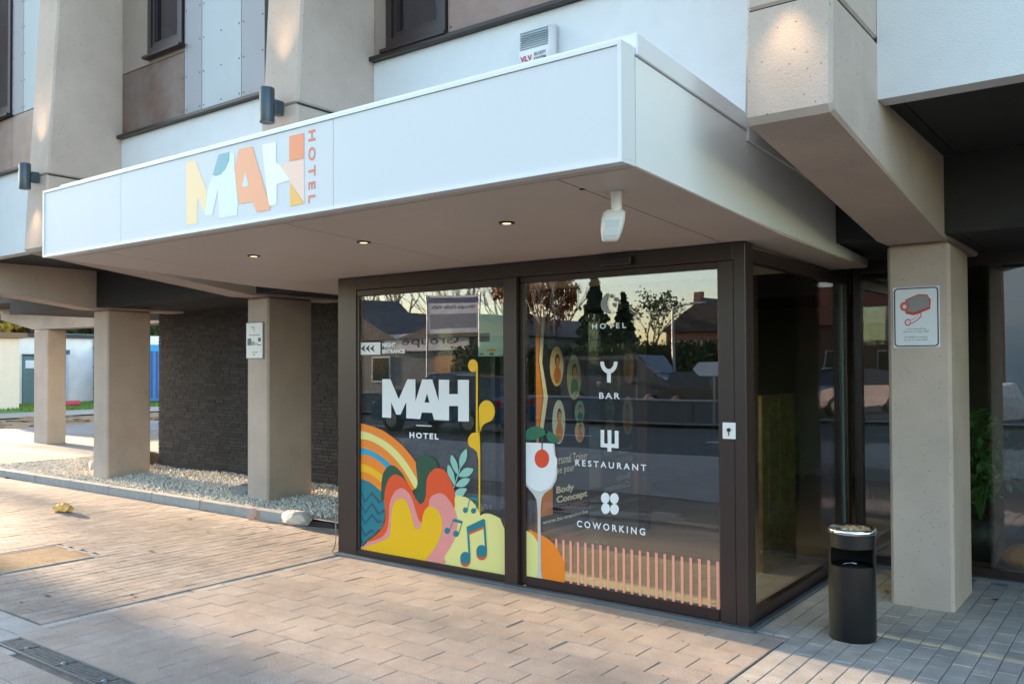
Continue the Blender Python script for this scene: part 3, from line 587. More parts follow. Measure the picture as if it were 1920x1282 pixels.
# ------------------------------------------------------------------ inside the porch
LOBF = mat('dark_lobby_floor', (.12, .105, .09), .35, var=.2, vscale=2); MATM = mat('coir_mat', (.34, .27, .17), .95, var=.15, vscale=40, bump=.6, bscale=200)
BRN = mat('brown_lobby_wall', (.09, .07, .055), .7, var=.2, vscale=2)
lf = MB().box(XL+.07, 7, .122, 8, -.05, -.0025).build('lobby_floor', LOBF); lf['kind'] = 'structure'
lw = MB().box(-3.6, 7, 7.6, 7.8, 0, 2.42).build('lobby_wall', BRN); lw['kind'] = 'structure'
lw = MB().box(-3.64, -3.5, 2.64, 7.6, 0, 2.42).build('lobby_wall', BRN); lw['kind'] = 'structure'
lw = MB().box(6.9, 7.0, 2.3, 7.6, 0, 2.42).build('lobby_wall', BRN); lw['kind'] = 'structure'
tag(MB().box(-3.5, -.10, .14, 1.40, -.002, .012, .004).build('entrance_mat', MATM), 'beige coir doormat on the floor inside the glass porch', 'doormat')
ba = thing('rollup_banner', 'dark roll-up banner advertising a training studio inside the glass porch', 'banner', (-2.62, 1.9, 0))
BX = -2.60
BN = flat('banner_print_dark', (44, 48, 62)); BO = flat('banner_print_orange', (214, 134, 60)); BW = flat('banner_print_white', (222, 224, 222)); BS = flat('banner_print_skin', (206, 150, 118))
MB().box(BX-.012, BX, 1.46, 2.37, .02, 2.18).build('banner_sheet', BN, ba); MB().box(BX-.06, BX+.05, 1.45, 2.38, 0, .06, .006).build('base_cassette', ZINC, ba)
def bp(P, m, k, nm): return MB().poly([(BX+.0008*k, y, z) for y, z in P]).build(nm, m, ba)
bp([(1.461,.07),(1.50,.07),(1.50,.5),(1.50,1.0),(1.57,1.3),(1.50,1.65),(1.56,2.17),(1.461,2.17)], BO, 1, 'print_swoosh'); bp([(1.52,1.0),(1.57,1.0),(1.65,1.3),(1.56,1.62),(1.62,2.17),(1.57,2.17),(1.51,1.65),(1.58,1.3),(1.52,1.05)], BW, 2, 'print_swoosh')
for i, (y, z, ry, rz, sh) in enumerate(((1.80, 1.59, .115, .19, (222,200,172)), (2.10, 1.48, .125, .22, (170,178,150)), (1.83, 1.06, .11, .21, (196,212,220)), (2.20, 1.14, .09, .11, (120,170,182)), (2.20, .95, .09, .11, (190,180,170)))):
    ov = lambda a, b, c, d, n=28: [(y+a+b*math.cos(2*math.pi*j/n), z+c+d*math.sin(2*math.pi*j/n)) for j in range(n)]
    bp(ov(0, ry, 0, rz), flat('banner_oval_%d' % i, sh), 2, 'portrait_print'); bp(ov(.01, ry*.55, -rz*.45, rz*.42), flat('banner_shirt_%d' % (i % 2), ((200,128,70),(46,120,90))[i % 2]), 2.5, 'portrait_print')
    bp(ov(.01, ry*.36, rz*.28, rz*.34), flat('banner_print_hair', (70, 50, 42)), 2.8, 'portrait_print'); bp(ov(.015, ry*.27, rz*.2, rz*.27), BS, 3, 'portrait_print')
def bt(s, y0, y1, z, h, m, bold=0): lettering('lettering', s, (BX+.0026, y0, z), (0, 1, 0), (0, 0, 1), y1-y0, h, m, ba, bold)
bt('Personal Trainer', 1.74, 2.34, .66, .085, BW); bt('que pour', 1.74, 2.1, .55, .07, BW); bt('Body', 1.78, 2.09, .365, .085, BW, .04); bt('Concept', 1.78, 2.33, .275, .085, BW, .04)
bt('TRAINING', 1.78, 2.33, .215, .042, flat('banner_print_brown', (170, 106, 70))); bt('www.bc-training.be', 1.55, 2.34, .115, .05, BW, .02)
bp([(1.52,.20),(1.72,.20),(1.72,.47),(1.52,.47)], BO, 2, 'print_block')
GOLD = mat('straw_gold_board', (.30, .17, .055), .6, 0, vscale=9, col2=(.07, .045, .02), bump=.8, bscale=30)
gp = thing('decorative_panel', 'straw-gold textured board standing inside the side glass of the porch', 'decoration', (-.45, 1.8, 0))
for k in range(6): MB().box(-.47, -.44+.004*(k % 2), 1.40+k*.122, 1.521+k*.122, .0, 1.36, .002).build('plank', GOLD, gp)
for lx_, ly_, lab_ in ((-2.0, 1.1, 'lit ceiling spot inside the porch above the roll-up banner'), (-1.15, .75, 'lit ceiling spot inside the porch behind the sliding door')):
    q_ = thing('ceiling_spot', lab_, 'downlight', (lx_, ly_, 2.33), 'ceiling spots inside the porch'); zz_ = zb(ly_)-.001; MB().lathe(((.05, 0), (.05, -.006), (.03, -.006)), (lx_, ly_, zz_), 20).build('trim_ring', BLACK, q_, True); MB().lathe(((.03, -.0075), (0, -.0075)), (lx_, ly_, zz_), 20).build('lens', GLOW, q_); spot((lx_, ly_, zz_-.03), (lx_-.15, ly_+.25, 0), 14, 110)
vl = thing('ceiling_spot', 'small lit ceiling spot inside the porch behind the side glass', 'downlight', (-.5, 1.0, 2.33))
p = at(1415, 533, 'Z', 2.33); MB().lathe(((.05, 0), (.05, -.006), (.03, -.006)), (p.x, p.y, 2.333), 20).build('trim_ring', BLACK, vl, True); MB().lathe(((.03, -.0075), (0, -.0075)), (p.x, p.y, 2.333), 20).build('lens', GLOW, vl); spot((p.x, p.y, 2.30), (p.x-.2, p.y+.2, 0), 12, 110)
# plants and pumpkin in the lobby
LEAFD = mat('dark_leaf', (.07, .16, .035), .5, island=.4); POT = mat('dark_pot', (.03, .028, .027), .5)
def leaf_cloud(b, c, r, n, size, rnd, droop=0.0):
    for i in range(n):
        a = rnd.uniform(0, 2*math.pi); u = rnd.random()**.4; h = rnd.uniform(-1, 1); q = math.sqrt(max(0, 1-h*h))
        p = Vector((c[0]+r[0]*u*q*math.cos(a), c[1]+r[1]*u*q*math.sin(a), c[2]+r[2]*u*h)); s = size*rnd.uniform(.6, 1.3)
        e = Euler((rnd.uniform(-1.2, 1.2), rnd.uniform(-1.2, 1.2), rnd.uniform(0, 6.3))).to_matrix()
        b.poly([p+e @ Vector(v)*s for v in ((-.5, 0, 0), (0, -.28, .06), (.6, 0, -.05), (0, .28, .06))])
rnd = random.Random(8)
for x, y, h, lab in ((.80, 2.95, 1.15, 'leafy dark green potted plant behind the lobby glass beside the column'), (1.25, 3.3, .95, 'lower potted plant with pale leaves further along the lobby glass')):
    t = thing('potted_plant', lab, 'plant', (x, y, 0), 'potted plants behind the lobby glass')
    MB().lathe(((.11, 0), (.16, .34), (.15, .34), (.13, .30), (0, .30)), (x, y, 0), 20).build('pot', POT, t, True)
    b = MB()
    for k in range(9): a = k*.7; b.tube([(x, y, .3), (x+.06*math.cos(a), y+.06*math.sin(a), .6), (x+.2*math.cos(a), y+.2*math.sin(a), h*.85+.1*math.sin(k))], [.008, .006, .003], 5)
    b.build('stems', LEAFD, t); b = MB(); leaf_cloud(b, (x, y, h*.72), (.28, .28, h*.34), 420, .085, rnd); b.build('leaves', LEAFD, t)
pk = thing('pumpkin', 'orange pumpkin on the lobby floor behind the glass at the right', 'pumpkin', (1.16, 2.62, 0))
b = MB(); n = 40; rings = []
for j in range(9):
    ph = math.pi*j/8; rings.append([b.bm.verts.new((1.16+.15*math.sin(ph)*(1+.07*abs(math.sin(5*2*math.pi*k/n)))*math.cos(2*math.pi*k/n), 2.62+.15*math.sin(ph)*(1+.07*abs(math.sin(5*2*math.pi*k/n)))*math.sin(2*math.pi*k/n), .11-.11*math.cos(ph))) for k in range(n)])
for a, c in zip(rings, rings[1:]):
    for k in range(n): b.bm.faces.new((a[k], a[(k+1) % n], c[(k+1) % n], c[k]))
b.build('body', mat('pumpkin_skin', (.55, .20, .03), .5), pk, True); MB().tube([(1.16, 2.62, .21), (1.165, 2.62, .26), (1.18, 2.61, .29)], [.02, .014, .016], 7).build('stalk', LEAFD, pk)
# ------------------------------------------------------------------ small fittings on the building
LAMPM = mat('grey_blue_lamp_body', (.055, .075, .095), .35, .3)
for i, (x, lab) in enumerate(((-2.735, 'grey cylinder wall lamp on the concrete column above the canopy sign'), (-6.24, 'grey cylinder wall lamp on the column at the left end of the canopy'), (.74, 'grey cylinder wall lamp on the column right of the canopy'))):
    t = thing('wall_lamp', lab, 'wall lamp', (x, -1.3, 3.3), 'up-and-down wall lamps on the columns'); y, z = -1.43, (3.225 if i < 2 else 3.33)
    MB().lathe(((.038, .004), (.048, 0), (.050, .006), (.050, .225), (.047, .232), (.036, .230)), (x, y, z), 28).build('body', LAMPM, t, True)
    MB().lathe(((.037, .008), (0, .008)), (x, y, z), 24).build('lens', GLOW, t); MB().lathe(((.037, .226), (0, .226)), (x, y, z), 24).build('lens', GLOW, t)
    MB().box(x-.03, x+.03, -1.385, -1.313, z+.07, z+.165, .004).build('bracket', LAMPM, t)
    xc = PX[(1, 2, 0)[i]]+PW/2; spot((x, -1.43, z+.24), (xc, -1.33, z+1.1), 5, 58, r=.03).data.spot_blend = 1; spot((x, -1.43, z-.012), (xc, -1.40, z-1.1), 3, 66, r=.03).data.spot_blend = 1
st = thing('alarm_siren', 'white ribbed alarm siren box on the band wall above the canopy', 'siren', (-1.08, -.6, 3.5))
SX0, SX1 = -1.18, -.945
b = MB().prism([(SX0, y, z) for y, z in ((-.602,3.40),(-.70,3.41),(-.705,3.56),(-.695,3.66),(-.67,3.695),(-.602,3.715))], (SX1-SX0, 0, 0))
bmesh.ops.bevel(b.bm, geom=list(b.bm.edges), offset=.012, segments=2, affect='EDGES'); b.build('housing', SHEET, st, True)
for k in range(8): MB().box(SX0+.012, SX1-.012, -.7085, -.700, 3.565+k*.0145, 3.5725+k*.0145, .001).build('louvre', mat('siren_slot', (.25, .30, .34), .5), st)
lettering('lettering', 'VLV', (SX0+.013, -.7072, 3.49), (1, 0, 0), (0, 0, 1), .09, .035, flat('siren_red', (190, 40, 80)), st, .03)
lettering('lettering', 'SECURITY', (SX0+.118, -.7072, 3.512), (1, 0, 0), (0, 0, 1), .09, .02, flat('siren_ink', (50, 70, 84)), st, .02); lettering('lettering', 'SYSTEM', (SX0+.118, -.7072, 3.482), (1, 0, 0), (0, 0, 1), .09, .02, flat('siren_ink', (50, 70, 84)), st, .02)
WPL = mat('white_plastic', (.78, .77, .74), .35)
cz = zb(-1.5); dt = thing('motion_detector', 'white motion detector hanging from the canopy soffit on a short stem', 'detector', (-.035, -1.48, cz))
MB().lathe(((.034, 0), (.034, -.006), (.026, -.010), (.025, -.10), (.025, -.105)), (-.035, -1.48, cz), 20).build('stem', WPL, dt, True)
dvec = (Vector((CAM.x, CAM.y, 0))-Vector((-.035, -1.48, 0))).normalized(); lat = Vector((-dvec.y, dvec.x, 0)); b = MB(); rings = []
for s, hw, d0, d1 in ((-.052, .040, -.03, .020), (-.066, .052, -.05, .044), (-.105, .055, -.045, .062), (-.15, .051, -.03, .060), (-.19, .042, -.012, .048), (-.205, .034, -.002, .034)):
    c_ = Vector((-.035, -1.48, cz-.033+s)); pts = [(-hw*.75, d0), (hw*.75, d0), (hw, d0+.02), (hw, d1-.022), (hw*.72, d1), (-hw*.72, d1), (-hw, d1-.022), (-hw, d0+.02)]
    rings.append([b.bm.verts.new(c_+lat*(u+s*.16)+dvec*(v-.01)) for u, v in pts])
for r0, r1 in zip(rings, rings[1:]):
    for k in range(8): b.bm.faces.new((r0[k], r0[(k+1) % 8], r1[(k+1) % 8], r1[k]))
b.bm.faces.new(rings[0]); b.bm.faces.new(rings[-1][::-1]); b.build('housing', WPL, dt, True)
c_ = Vector((-.035, -1.48, cz-.033))+dvec*.0525; MB().poly([c_+lat*(u+s*.16)+dvec*w_+Vector((0, 0, s)) for u, s, w_ in ((-.036, -.108, .003), (.036, -.108, .003), (.028, -.182, -.007), (-.028, -.182, -.007))]).build('lens', mat('milky_lens', (.60, .62, .64), .3), dt)
MB().box(-.155, -.135, -1.62, -1.60, zb(-1.61)-.004, zb(-1.61)+.001).build('cable_hole', BLACK, dt)
# signs on the columns
sg = thing('camera_sign', 'white surveillance camera notice with red pictogram on the right column', 'sign', (.72, 1.12, 1.7))
ZA = zoomed(1640, 520, 9.16); YA = 1.124
MB().box(.578, .862, YA, 1.129, 1.706, 2.107, .002).build('plate', flat('sign_white', (226, 230, 238), .4), sg)
def rr_(x0, x1, z0, z1, r, n=5):
    P = []
    for cx, cz_, a0 in ((x1-r, z1-r, 0), (x0+r, z1-r, 90), (x0+r, z0+r, 180), (x1-r, z0+r, 270)):
        for k in range(n+1): a = R(a0+90*k/n); P.append((cx+r*math.cos(a), cz_+r*math.sin(a)))
    return P
o_, i_ = rr_(.584, .856, 1.712, 2.101, .024), rr_(.592, .848, 1.720, 2.093, .018)
b = MB(); va = [b.bm.verts.new((x, YA-.0006, z)) for x, z in o_]; vb = [b.bm.verts.new((x, YA-.0006, z)) for x, z in i_]; n = len(va)
for k in range(n): b.bm.faces.new((va[k], va[(k+1) % n], vb[(k+1) % n], vb[k]))
b.build('border', flat('sign_ink', (40, 48, 62)), sg)
SR, SG, SW = flat('sign_red', (198, 60, 58)), flat('sign_grey', (140, 138, 142)), flat('sign_white', (226, 230, 238), .4)
def sa(P, m, k, nm='pictogram'): return art(ZA(P), m, sg, nm, 'Y', YA, .0006+.0005*k)
sa([(525,385),(745,288),(905,292),(940,355),(965,375),(955,540),(680,650),(535,625),(525,575)], SR, 1); sa([(540,400),(750,306),(898,308),(930,380),(935,505),(680,598),(545,580)], SG, 2)
sa(ell(515,500,78,78), SR, 3); sa(ell(515,500,56,56), flat('sign_pink', (232, 150, 146)), 4); sa(ell(515,500,44,44), SR, 5); sa(ell(515,503,30,32), SW, 6)
sa(stroke([(575,770),(640,760),(720,715),(775,660),(772,610)], 62), SR, 1); sa(ell(572,772,58,58), SR, 1.2); sa(stroke([(575,770),(640,758),(715,712),(770,655),(772,620)], 36), SW, 2); sa(ell(572,772,38,38), SW, 2.2); sa(stroke([(555,760),(585,775),(630,765)], 10), SR, 3)
INK = flat('sign_text', (90, 92, 104))
for s, x0, x1, y in (('Camerabewaking', 535, 880, 905), ('Wet van 21 maart 2007', 485, 940, 948), ('Surveillance camera', 512, 912, 1040), ('Loi du 21 mars 2007', 512, 912, 1088)):
    a = at(*ZA([(x0, y)])[0], 'Y', YA); c = at(*ZA([(x1, y-14)])[0], 'Y', YA); lettering('lettering', s, (a.x, YA-.0012, a.z), (1, 0, 0), (0, 0, 1), c.x-a.x, .0115, INK, sg, .0)
ps = thing('column_notice', 'tall white framed notice with grey photo on the column left of the porch', 'sign', (-6.3, 1.12, 1.9))
MB().box(-6.462, -6.147, 1.112, 1.129, 1.69, 2.11, .003).build('frame', mat('notice_frame', (.30, .29, .27), .5), ps); MB().box(-6.452, -6.158, 1.109, 1.113, 1.70, 2.10).build('sheet', flat('notice_paper', (226, 234, 240), .4), ps)
def nb(x0, x1, z0, z1, rgb): MB().box(x0, x1, 1.1075, 1.109, z0, z1).build('print', flat('notice_print_%d_%d_%d' % rgb, rgb), ps)
nb(-6.43, -6.36, 1.845, 1.925, (96,108,118)); nb(-6.36, -6.30, 1.845, 1.89, (150,160,168)); nb(-6.30, -6.235, 1.85, 1.87, (170,180,188)); nb(-6.235, -6.185, 1.885, 1.93, (80,90,98)); nb(-6.24, -6.18, 1.842, 1.852, (60,70,78)); nb(-6.40, -6.20, 1.958, 1.966, (110,122,130)); nb(-6.34, -6.24, 1.755, 1.775, (224,196,130)); nb(-6.325, -6.295, 1.73, 1.742, (80,86,110)); nb(-6.35, -6.33, 2.04, 2.06, (150,160,170)); nb(-6.32, -6.30, 2.0, 2.06, (214,210,150))
# litter bin with ashtray
bx, by = .545, .225; BR = .131
bn = thing('ashtray_bin', 'black cylindrical metal litter bin with chrome ashtray top by the porch corner', 'litter bin', (bx, by, 0))
BINM = mat('black_bin_metal', (.018, .017, .018), .38, .4, var=.15, vscale=5); CHR = mat('chrome', (.65, .66, .68), .15, 1.0)
ca = math.atan2(CAM.y-by, CAM.x-bx); b = MB(); n = 72; zz = (0, .008, .43, .535, .615)
ring = [[b.bm.verts.new((bx+(BR-.004 if j == 0 else BR)*math.cos(2*math.pi*k/n), by+(BR-.004 if j == 0 else BR)*math.sin(2*math.pi*k/n), z)) for k in range(n)] for j, z in enumerate(zz)]
for j in range(4):
    for k in range(n):
        a = (2*math.pi*(k+.5)/n-ca+math.pi) % (2*math.pi)-math.pi
        if j == 2 and abs(a+.02) < R(62): continue
        b.bm.faces.new((ring[j][k], ring[j][(k+1) % n], ring[j+1][(k+1) % n], ring[j+1][k]))
b.build('body', BINM, bn, True)
MB().lathe(((BR-.006, .01), (BR-.006, .425)), (bx, by, 0), 40).build('liner', BLACK, bn, True); b = MB()
for k in range(n):
    a = (2*math.pi*(k+.5)/n-ca+math.pi) % (2*math.pi)-math.pi
    if abs(a) > R(63):
        p_ = [(bx+(BR-.004)*math.cos(2*math.pi*q/n), by+(BR-.004)*math.sin(2*math.pi*q/n)) for q in (k, k+1)]; b.poly(((*p_[0], .40), (*p_[1], .40), (*p_[1], .61), (*p_[0], .61)))
b.build('inner_shell', mat('matt_black', (.004, .004, .004), .9), bn); MB().lathe(((0, .36), (BR-.013, .36)), (bx, by, 0), 40).build('liner_floor', BLACK, bn)
e = MB(); e.tube([(bx+(BR-.02)*math.cos(ca+t)*.9, by+(BR-.02)*math.sin(ca+t)*.9, .435+.02*math.cos(t*2.4)) for t in (-.5, -.25, 0, .25)], .003, 6); e.build('bag_rim', CHR, bn)
MB().lathe(((BR+.001, .612), (BR+.004, .62), (BR+.003, .64), (BR-.004, .645), (BR-.012, .640), (BR-.02, .628), (0, .625)), (bx, by, 0), 48).build('ashtray', CHR, bn, True)
BUT = mat('cigarette_butts', (.62, .42, .20), .8, island=.4); b = MB(); rnd = random.Random(2)
for k in range(90):
    a, q = rnd.uniform(0, 6.28), rnd.random()**.5*.095; x, y = bx+.02+q*math.cos(a)*.8, by-.01+q*math.sin(a); t = rnd.uniform(0, 6.28); l = .013
    b.tube([(x-l*math.cos(t), y-l*math.sin(t), .629+rnd.uniform(0, .012)), (x+l*math.cos(t), y+l*math.sin(t), .629+rnd.uniform(0, .012))], .0042, 6)
b.build('cigarette_butts', BUT, bn, kind='stuff')
# ------------------------------------------------------------------ litter, leaves and stones on the ground
LFO = mat('dry_orange_leaf', (.42, .17, .03), .8, var=.3, vscale=30); LFB = mat('brown_leaf', (.12, .06, .03), .85, var=.3, vscale=30); LFY = mat('crumpled_yellow_leaf', (.78, .44, .13), .8, var=.3, vscale=25)
def dry_leaf(x, y, z, s, m, seed, label, curl=.5):
    r = random.Random(seed); b = MB(); a = r.uniform(0, 6.28); N = 5; g = []
    for i in range(N+1):
        u = i/N*2-1; wdt = (1-u*u)**.6*.5; rowv = []
        for v in (-1, 0, 1):
            X, Yv = u, v*wdt*r.uniform(.8, 1.2); Zv = curl*(.35*abs(v)*wdt+.25*u*u)+r.uniform(0, .08); rowv.append(b.bm.verts.new((x+s*(X*math.cos(a)-Yv*math.sin(a)), y+s*(X*math.sin(a)+Yv*math.cos(a)), z+.003+s*Zv)))
        g.append(rowv)
    for p, q in zip(g, g[1:]):
        for k in range(2): b.bm.faces.new((p[k], p[k+1], q[k+1], q[k]))
    return tag(b.build('fallen_leaf', m), label, 'leaf', 'fallen leaves on the paving')
y1 = MB().blob((-7.81, -.365, .04), (.075, .06, .045), .35, 2, 3).blob((-7.71, -.335, .045), (.075, .055, .05), .35, 2, 5)
tag(y1.build('crumpled_leaf', LFY), 'big crumpled yellow leaf casting a long shadow on the walkway', 'leaf')
for i, (px, py, s, m, lab, z) in enumerate(((502,989,.035,LFO,'small orange leaf on the walkway near the white rock',0), (355,973,.035,LFO,'small orange leaf on the walkway below the tilted round disc',0), (386,957,.045,LFY,'yellowish leaf lying against the kerb left of the tilted disc',0), (248,1117,.035,LFB,'ochre leaf by the landing edge at lower left',0), (357,1107,.022,LFB,'tiny brown leaf on the edging beside the landing',0), (390,999,.025,LFB,'dark brown leaf in the middle of the walkway',0), (1662,1109,.03,LFO,'rust leaf on the grey setts against the right column',0), (1866,1125,.03,LFB,'brown leaf on the grey setts right of the column',0), (1320,1124,.045,LFO,'orange leaf on the doormat inside the sliding door',.02), (285,1035,.03,LFB,'dark leaf beside the inspection cover',0), (90,1118,.03,LFB,'dark leaf in the shade at lower left',0), (40,1130,.02,LFB,'tiny leaf scrap in the shade near the drain',0), (15,896,.09,LFO,'reddish leaves against the kerb at the left edge',0))):
    p = at(px, py, 'Z', z); dry_leaf(p.x, p.y, z, s, m, 20+i, lab)
ROCKW = mat('white_rock', (.62, .58, .52), .8, var=.3, vscale=10, bump=.6, bscale=14); ROCKG = mat('grey_rock', (.22, .23, .23), .8, var=.3, vscale=8, bump=.5, bscale=14)
def rock(name, c, r, m, seed, label):
    b = MB().blob(c, r, .14, 2, seed); o = b.build(name, m, None, False)
    return tag(o, label, 'rock')
rock('white_rock', (-5.02, .67, .065), (.19, .11, .085), ROCKW, 4, 'white quartz rock at the end of the kerb near the porch')
rock('grey_boulder', (-6.78, 1.35, .10), (.20, .16, .10), ROCKG, 6, 'grey stone in the gravel at the foot of the poster column'); rock('brown_boulder', (-10.75, 2.35, .10), (.3, .3, .20), mat('brown_rock', (.13, .10, .07), .8, var=.3, vscale=8, bump=.5, bscale=14), 9, 'dark brown boulder behind the second column from the porch'); rock('dark_boulder', (-10.9, 1.75, .09), (.22, .2, .12), ROCKG, 12, 'low dark stone left of the second column from the porch')
ds = MB().lathe(((0, 0), (.062, 0), (.062, .010), (0, .012)), (0, 0, 0), 28).build('cutting_disc', mat('pink_disc', (.52, .33, .27), .8, var=.15, vscale=20)); tag(ds, 'thin pinkish round disc leaning against the kerb', 'disc')
ds.location = (-5.66, .605, .05); ds.rotation_euler = (R(58), 0, R(18))
# cable running down the left edge of the porch
cb = MB().tube([(-3.665, -.01, z) for z in (.42, .3, .2, .12)]+[(-3.67, -.02, .05), (-3.69, -.03, .012)], .006, 6).build('cable', mat('tan_cable', (.25, .2, .15), .7)); tag(cb, 'thin tan cable running down the left post of the porch', 'cable')

cr_ = MB(); rnd = random.Random(91)
for i in range(220):
    x, y = (rnd.uniform(-9, -3.7), rnd.uniform(-2.3, .6)) if i % 3 else (rnd.uniform(-3.4, 1.5), rnd.uniform(-2.2, -.1)); s = rnd.uniform(.003, .011); a = rnd.uniform(0, 6.28)
    cr_.poly([(x+s*math.cos(a+k*1.57)*(1.4 if k % 2 else .6), y+s*math.sin(a+k*1.57)*(1.4 if k % 2 else .6), .0035+rnd.uniform(0, .003)) for k in range(4)])
o = cr_.build('leaf_crumbs', LFB); tag(o, 'scattered crumbs of dry leaf and grit on the paving', 'debris'); o['kind'] = 'stuff'
# ------------------------------------------------------------------ yard behind the columns (left background)
WW = mat('weathered_white_wall', (.84, .79, .74), .85, var=.12, vscale=1.2, bump=.2, bscale=20); ROOFD = mat('dark_roofing', (.05, .05, .055), .8); CAPB = mat('brown_coping', (.22, .13, .08), .8)
t = thing('white_outbuilding', 'low white outbuilding with dark flat roof behind the far column', 'building', (-38, 13, 0))
MB().box(-44, -38, 10.5, 15.8, -.1, 2.95).build('wall', WW, t); MB().box(-44.2, -37.8, 10.3, 15.9, 2.952, 3.12).build('roof', ROOFD, t)
dz = MB().box(-38.0, -37.92, 12.42, 13.05, -.05, 2.12, .01).build('door', mat('grey_green_door', (.12, .19, .20), .6, var=.1), t); MB().box(-37.918, -37.91, 12.52, 12.93, 1.58, 1.93).build('paper_sign', flat('white_paper', (228, 226, 228)), dz); MB().box(-37.92, -37.90, 12.38, 13.09, 2.12, 2.2).build('lintel', ROOFD, dz)
MB().box(-37.95, -37.75, 13.32, 14.3, -.05, 2.2, .01).build('panel', mat('pale_blue_panel', (.50, .58, .70), .6), t); MB().box(-37.95, -37.70, 13.25, 14.35, 2.2, 2.4).build('panel_cap', mat('slate_cap', (.10, .12, .14), .6), t)
t = thing('cream_annex', 'cream annex with brown eaves at the far left edge', 'building', (-33, 9, 0)); MB().box(-38, -33.5, 6.5, 10.35, -.1, 2.75).build('wall', mat('cream_wall', (.80, .66, .53), .85, var=.05), t); MB().box(-38.2, -33.3, 6.3, 10.55, 2.752, 2.95).build('eaves', CAPB, t)
t = thing('garden_wall', 'stained white garden wall with brown coping between the columns', 'wall', (-38, 16.5, 0)); MB().box(-38, -37.7, 15.85, 19, -.1, 1.95).build('wall', WW, t); MB().box(-38.06, -37.64, 15.85, 19, 1.952, 2.05).build('coping', CAPB, t)
t = thing('white_shed', 'white shed wall rising behind the garden wall', 'building', (-42, 16.5, 0)); MB().box(-44, -41, 15.2, 21, -.1, 3.25).build('wall', mat('clean_white_wall', (.88, .87, .86), .8, var=.04), t); MB().box(-40.99, -40.97, 17.4, 18.1, 2.95, 3.02).build('label_strip', ROOFD, t)
t = thing('shipping_container', 'blue corrugated container beyond the brick wall', 'container', (-34, 17.5, 0)); CB = mat('container_blue', (.05, .16, .42), .5, var=.1); CBL = mat('container_blue_light', (.03, .30, .62), .5)
for k in range(40): MB().box(-34+(0 if k % 2 else .05), -33.9+(0 if k % 2 else .05), 14.9+k*.12, 15.02+k*.12, .25, 2.3).build('corrugation', CB, t)
MB().box(-36, -33.86, 14.8, 19.8, 2.3, 2.6, .01).build('top_rail', CBL, t); MB().box(-36, -33.9, 14.8, 19.8, .1, .25).build('bottom_rail', CB, t); MB().box(-36, -34.01, 14.85, 19.75, .25, 2.3).build('body', CB, t)
LAWN = mat('lawn', (.13, .24, .03), .9, var=.3, vscale=10, bump=.5, bscale=60)
sheet('lawn', -37.6, -31.0, 8, 22, .0, LAWN); sheet('concrete_track', -30.9, -27.5, 3, 25, -.002, mat('dusty_track', (.40, .33, .26), .9, var=.15, vscale=2))
gr = MB(); rnd = random.Random(12)
for i in range(9000):
    x, y = rnd.uniform(-37.6, -31), rnd.uniform(9.5, 21); h = rnd.uniform(.04, .13); a = rnd.uniform(0, 6.28); d = .02
    gr.poly([(x-d*math.cos(a), y-d*math.sin(a), 0), (x+d*math.cos(a), y+d*math.sin(a), 0), (x+rnd.uniform(-.05, .05), y+rnd.uniform(-.05, .05), h)])
o = gr.build('grass', mat('grass_blades', (.14, .25, .035), .8, island=.4)); tag(o, 'rough green grass below the white walls at far left', 'grass'); o['kind'] = 'stuff'
dp = thing('downpipe', 'grey rain downpipe on the white outbuilding corner', 'pipe', (-37.9, 15.6, 0)); MB().tube([(-37.93, 15.6, 0), (-37.93, 15.6, 2.9)], .05, 8).build('pipe', ZINC, dp)
for zz in (.6, 1.6, 2.5): MB().box(-37.99, -37.86, 15.53, 15.67, zz, zz+.04).build('bracket', ZINC, dp)
rp = MB().tube([(-33.5, 11.0, .14), (-33.3, 12.6, .14)], .13, 14).build('red_pipe', mat('red_pipe_plastic', (.45, .04, .06), .5)); tag(rp, 'red plastic pipe lying on the grass at far left', 'pipe')
hs = MB().tube([(-24.3+.3*math.cos(a), 8.0+.35*math.sin(a), .03+.02*math.sin(a*3)) for a in [i*.4 for i in range(15)]], .03, 8).build('hose_coil', mat('tan_hose', (.45, .33, .22), .7)); tag(hs, 'tan hose coiled on the earth at far left', 'hose')
pc = MB().box(-25.3, -24.6, 10.2, 10.4, -.04, .10, .02).build('red_scrap', mat('red_scrap_plastic', (.6, .05, .05), .5)); tag(pc, 'small red plastic scrap on the earth between the left columns', 'scrap')
dm = MB(); rnd = random.Random(31)
for k in range(60): dm.blob((rnd.uniform(-27.3, -22.4), rnd.uniform(3, 16), -.03), (rnd.uniform(.15, .5), rnd.uniform(.15, .5), rnd.uniform(.03, .08)), .2, 1, k)
o = dm.build('earth_clods', DIRT); tag(o, 'loose brown earth clods beyond the paved yard', 'earth'); o['kind'] = 'stuff'
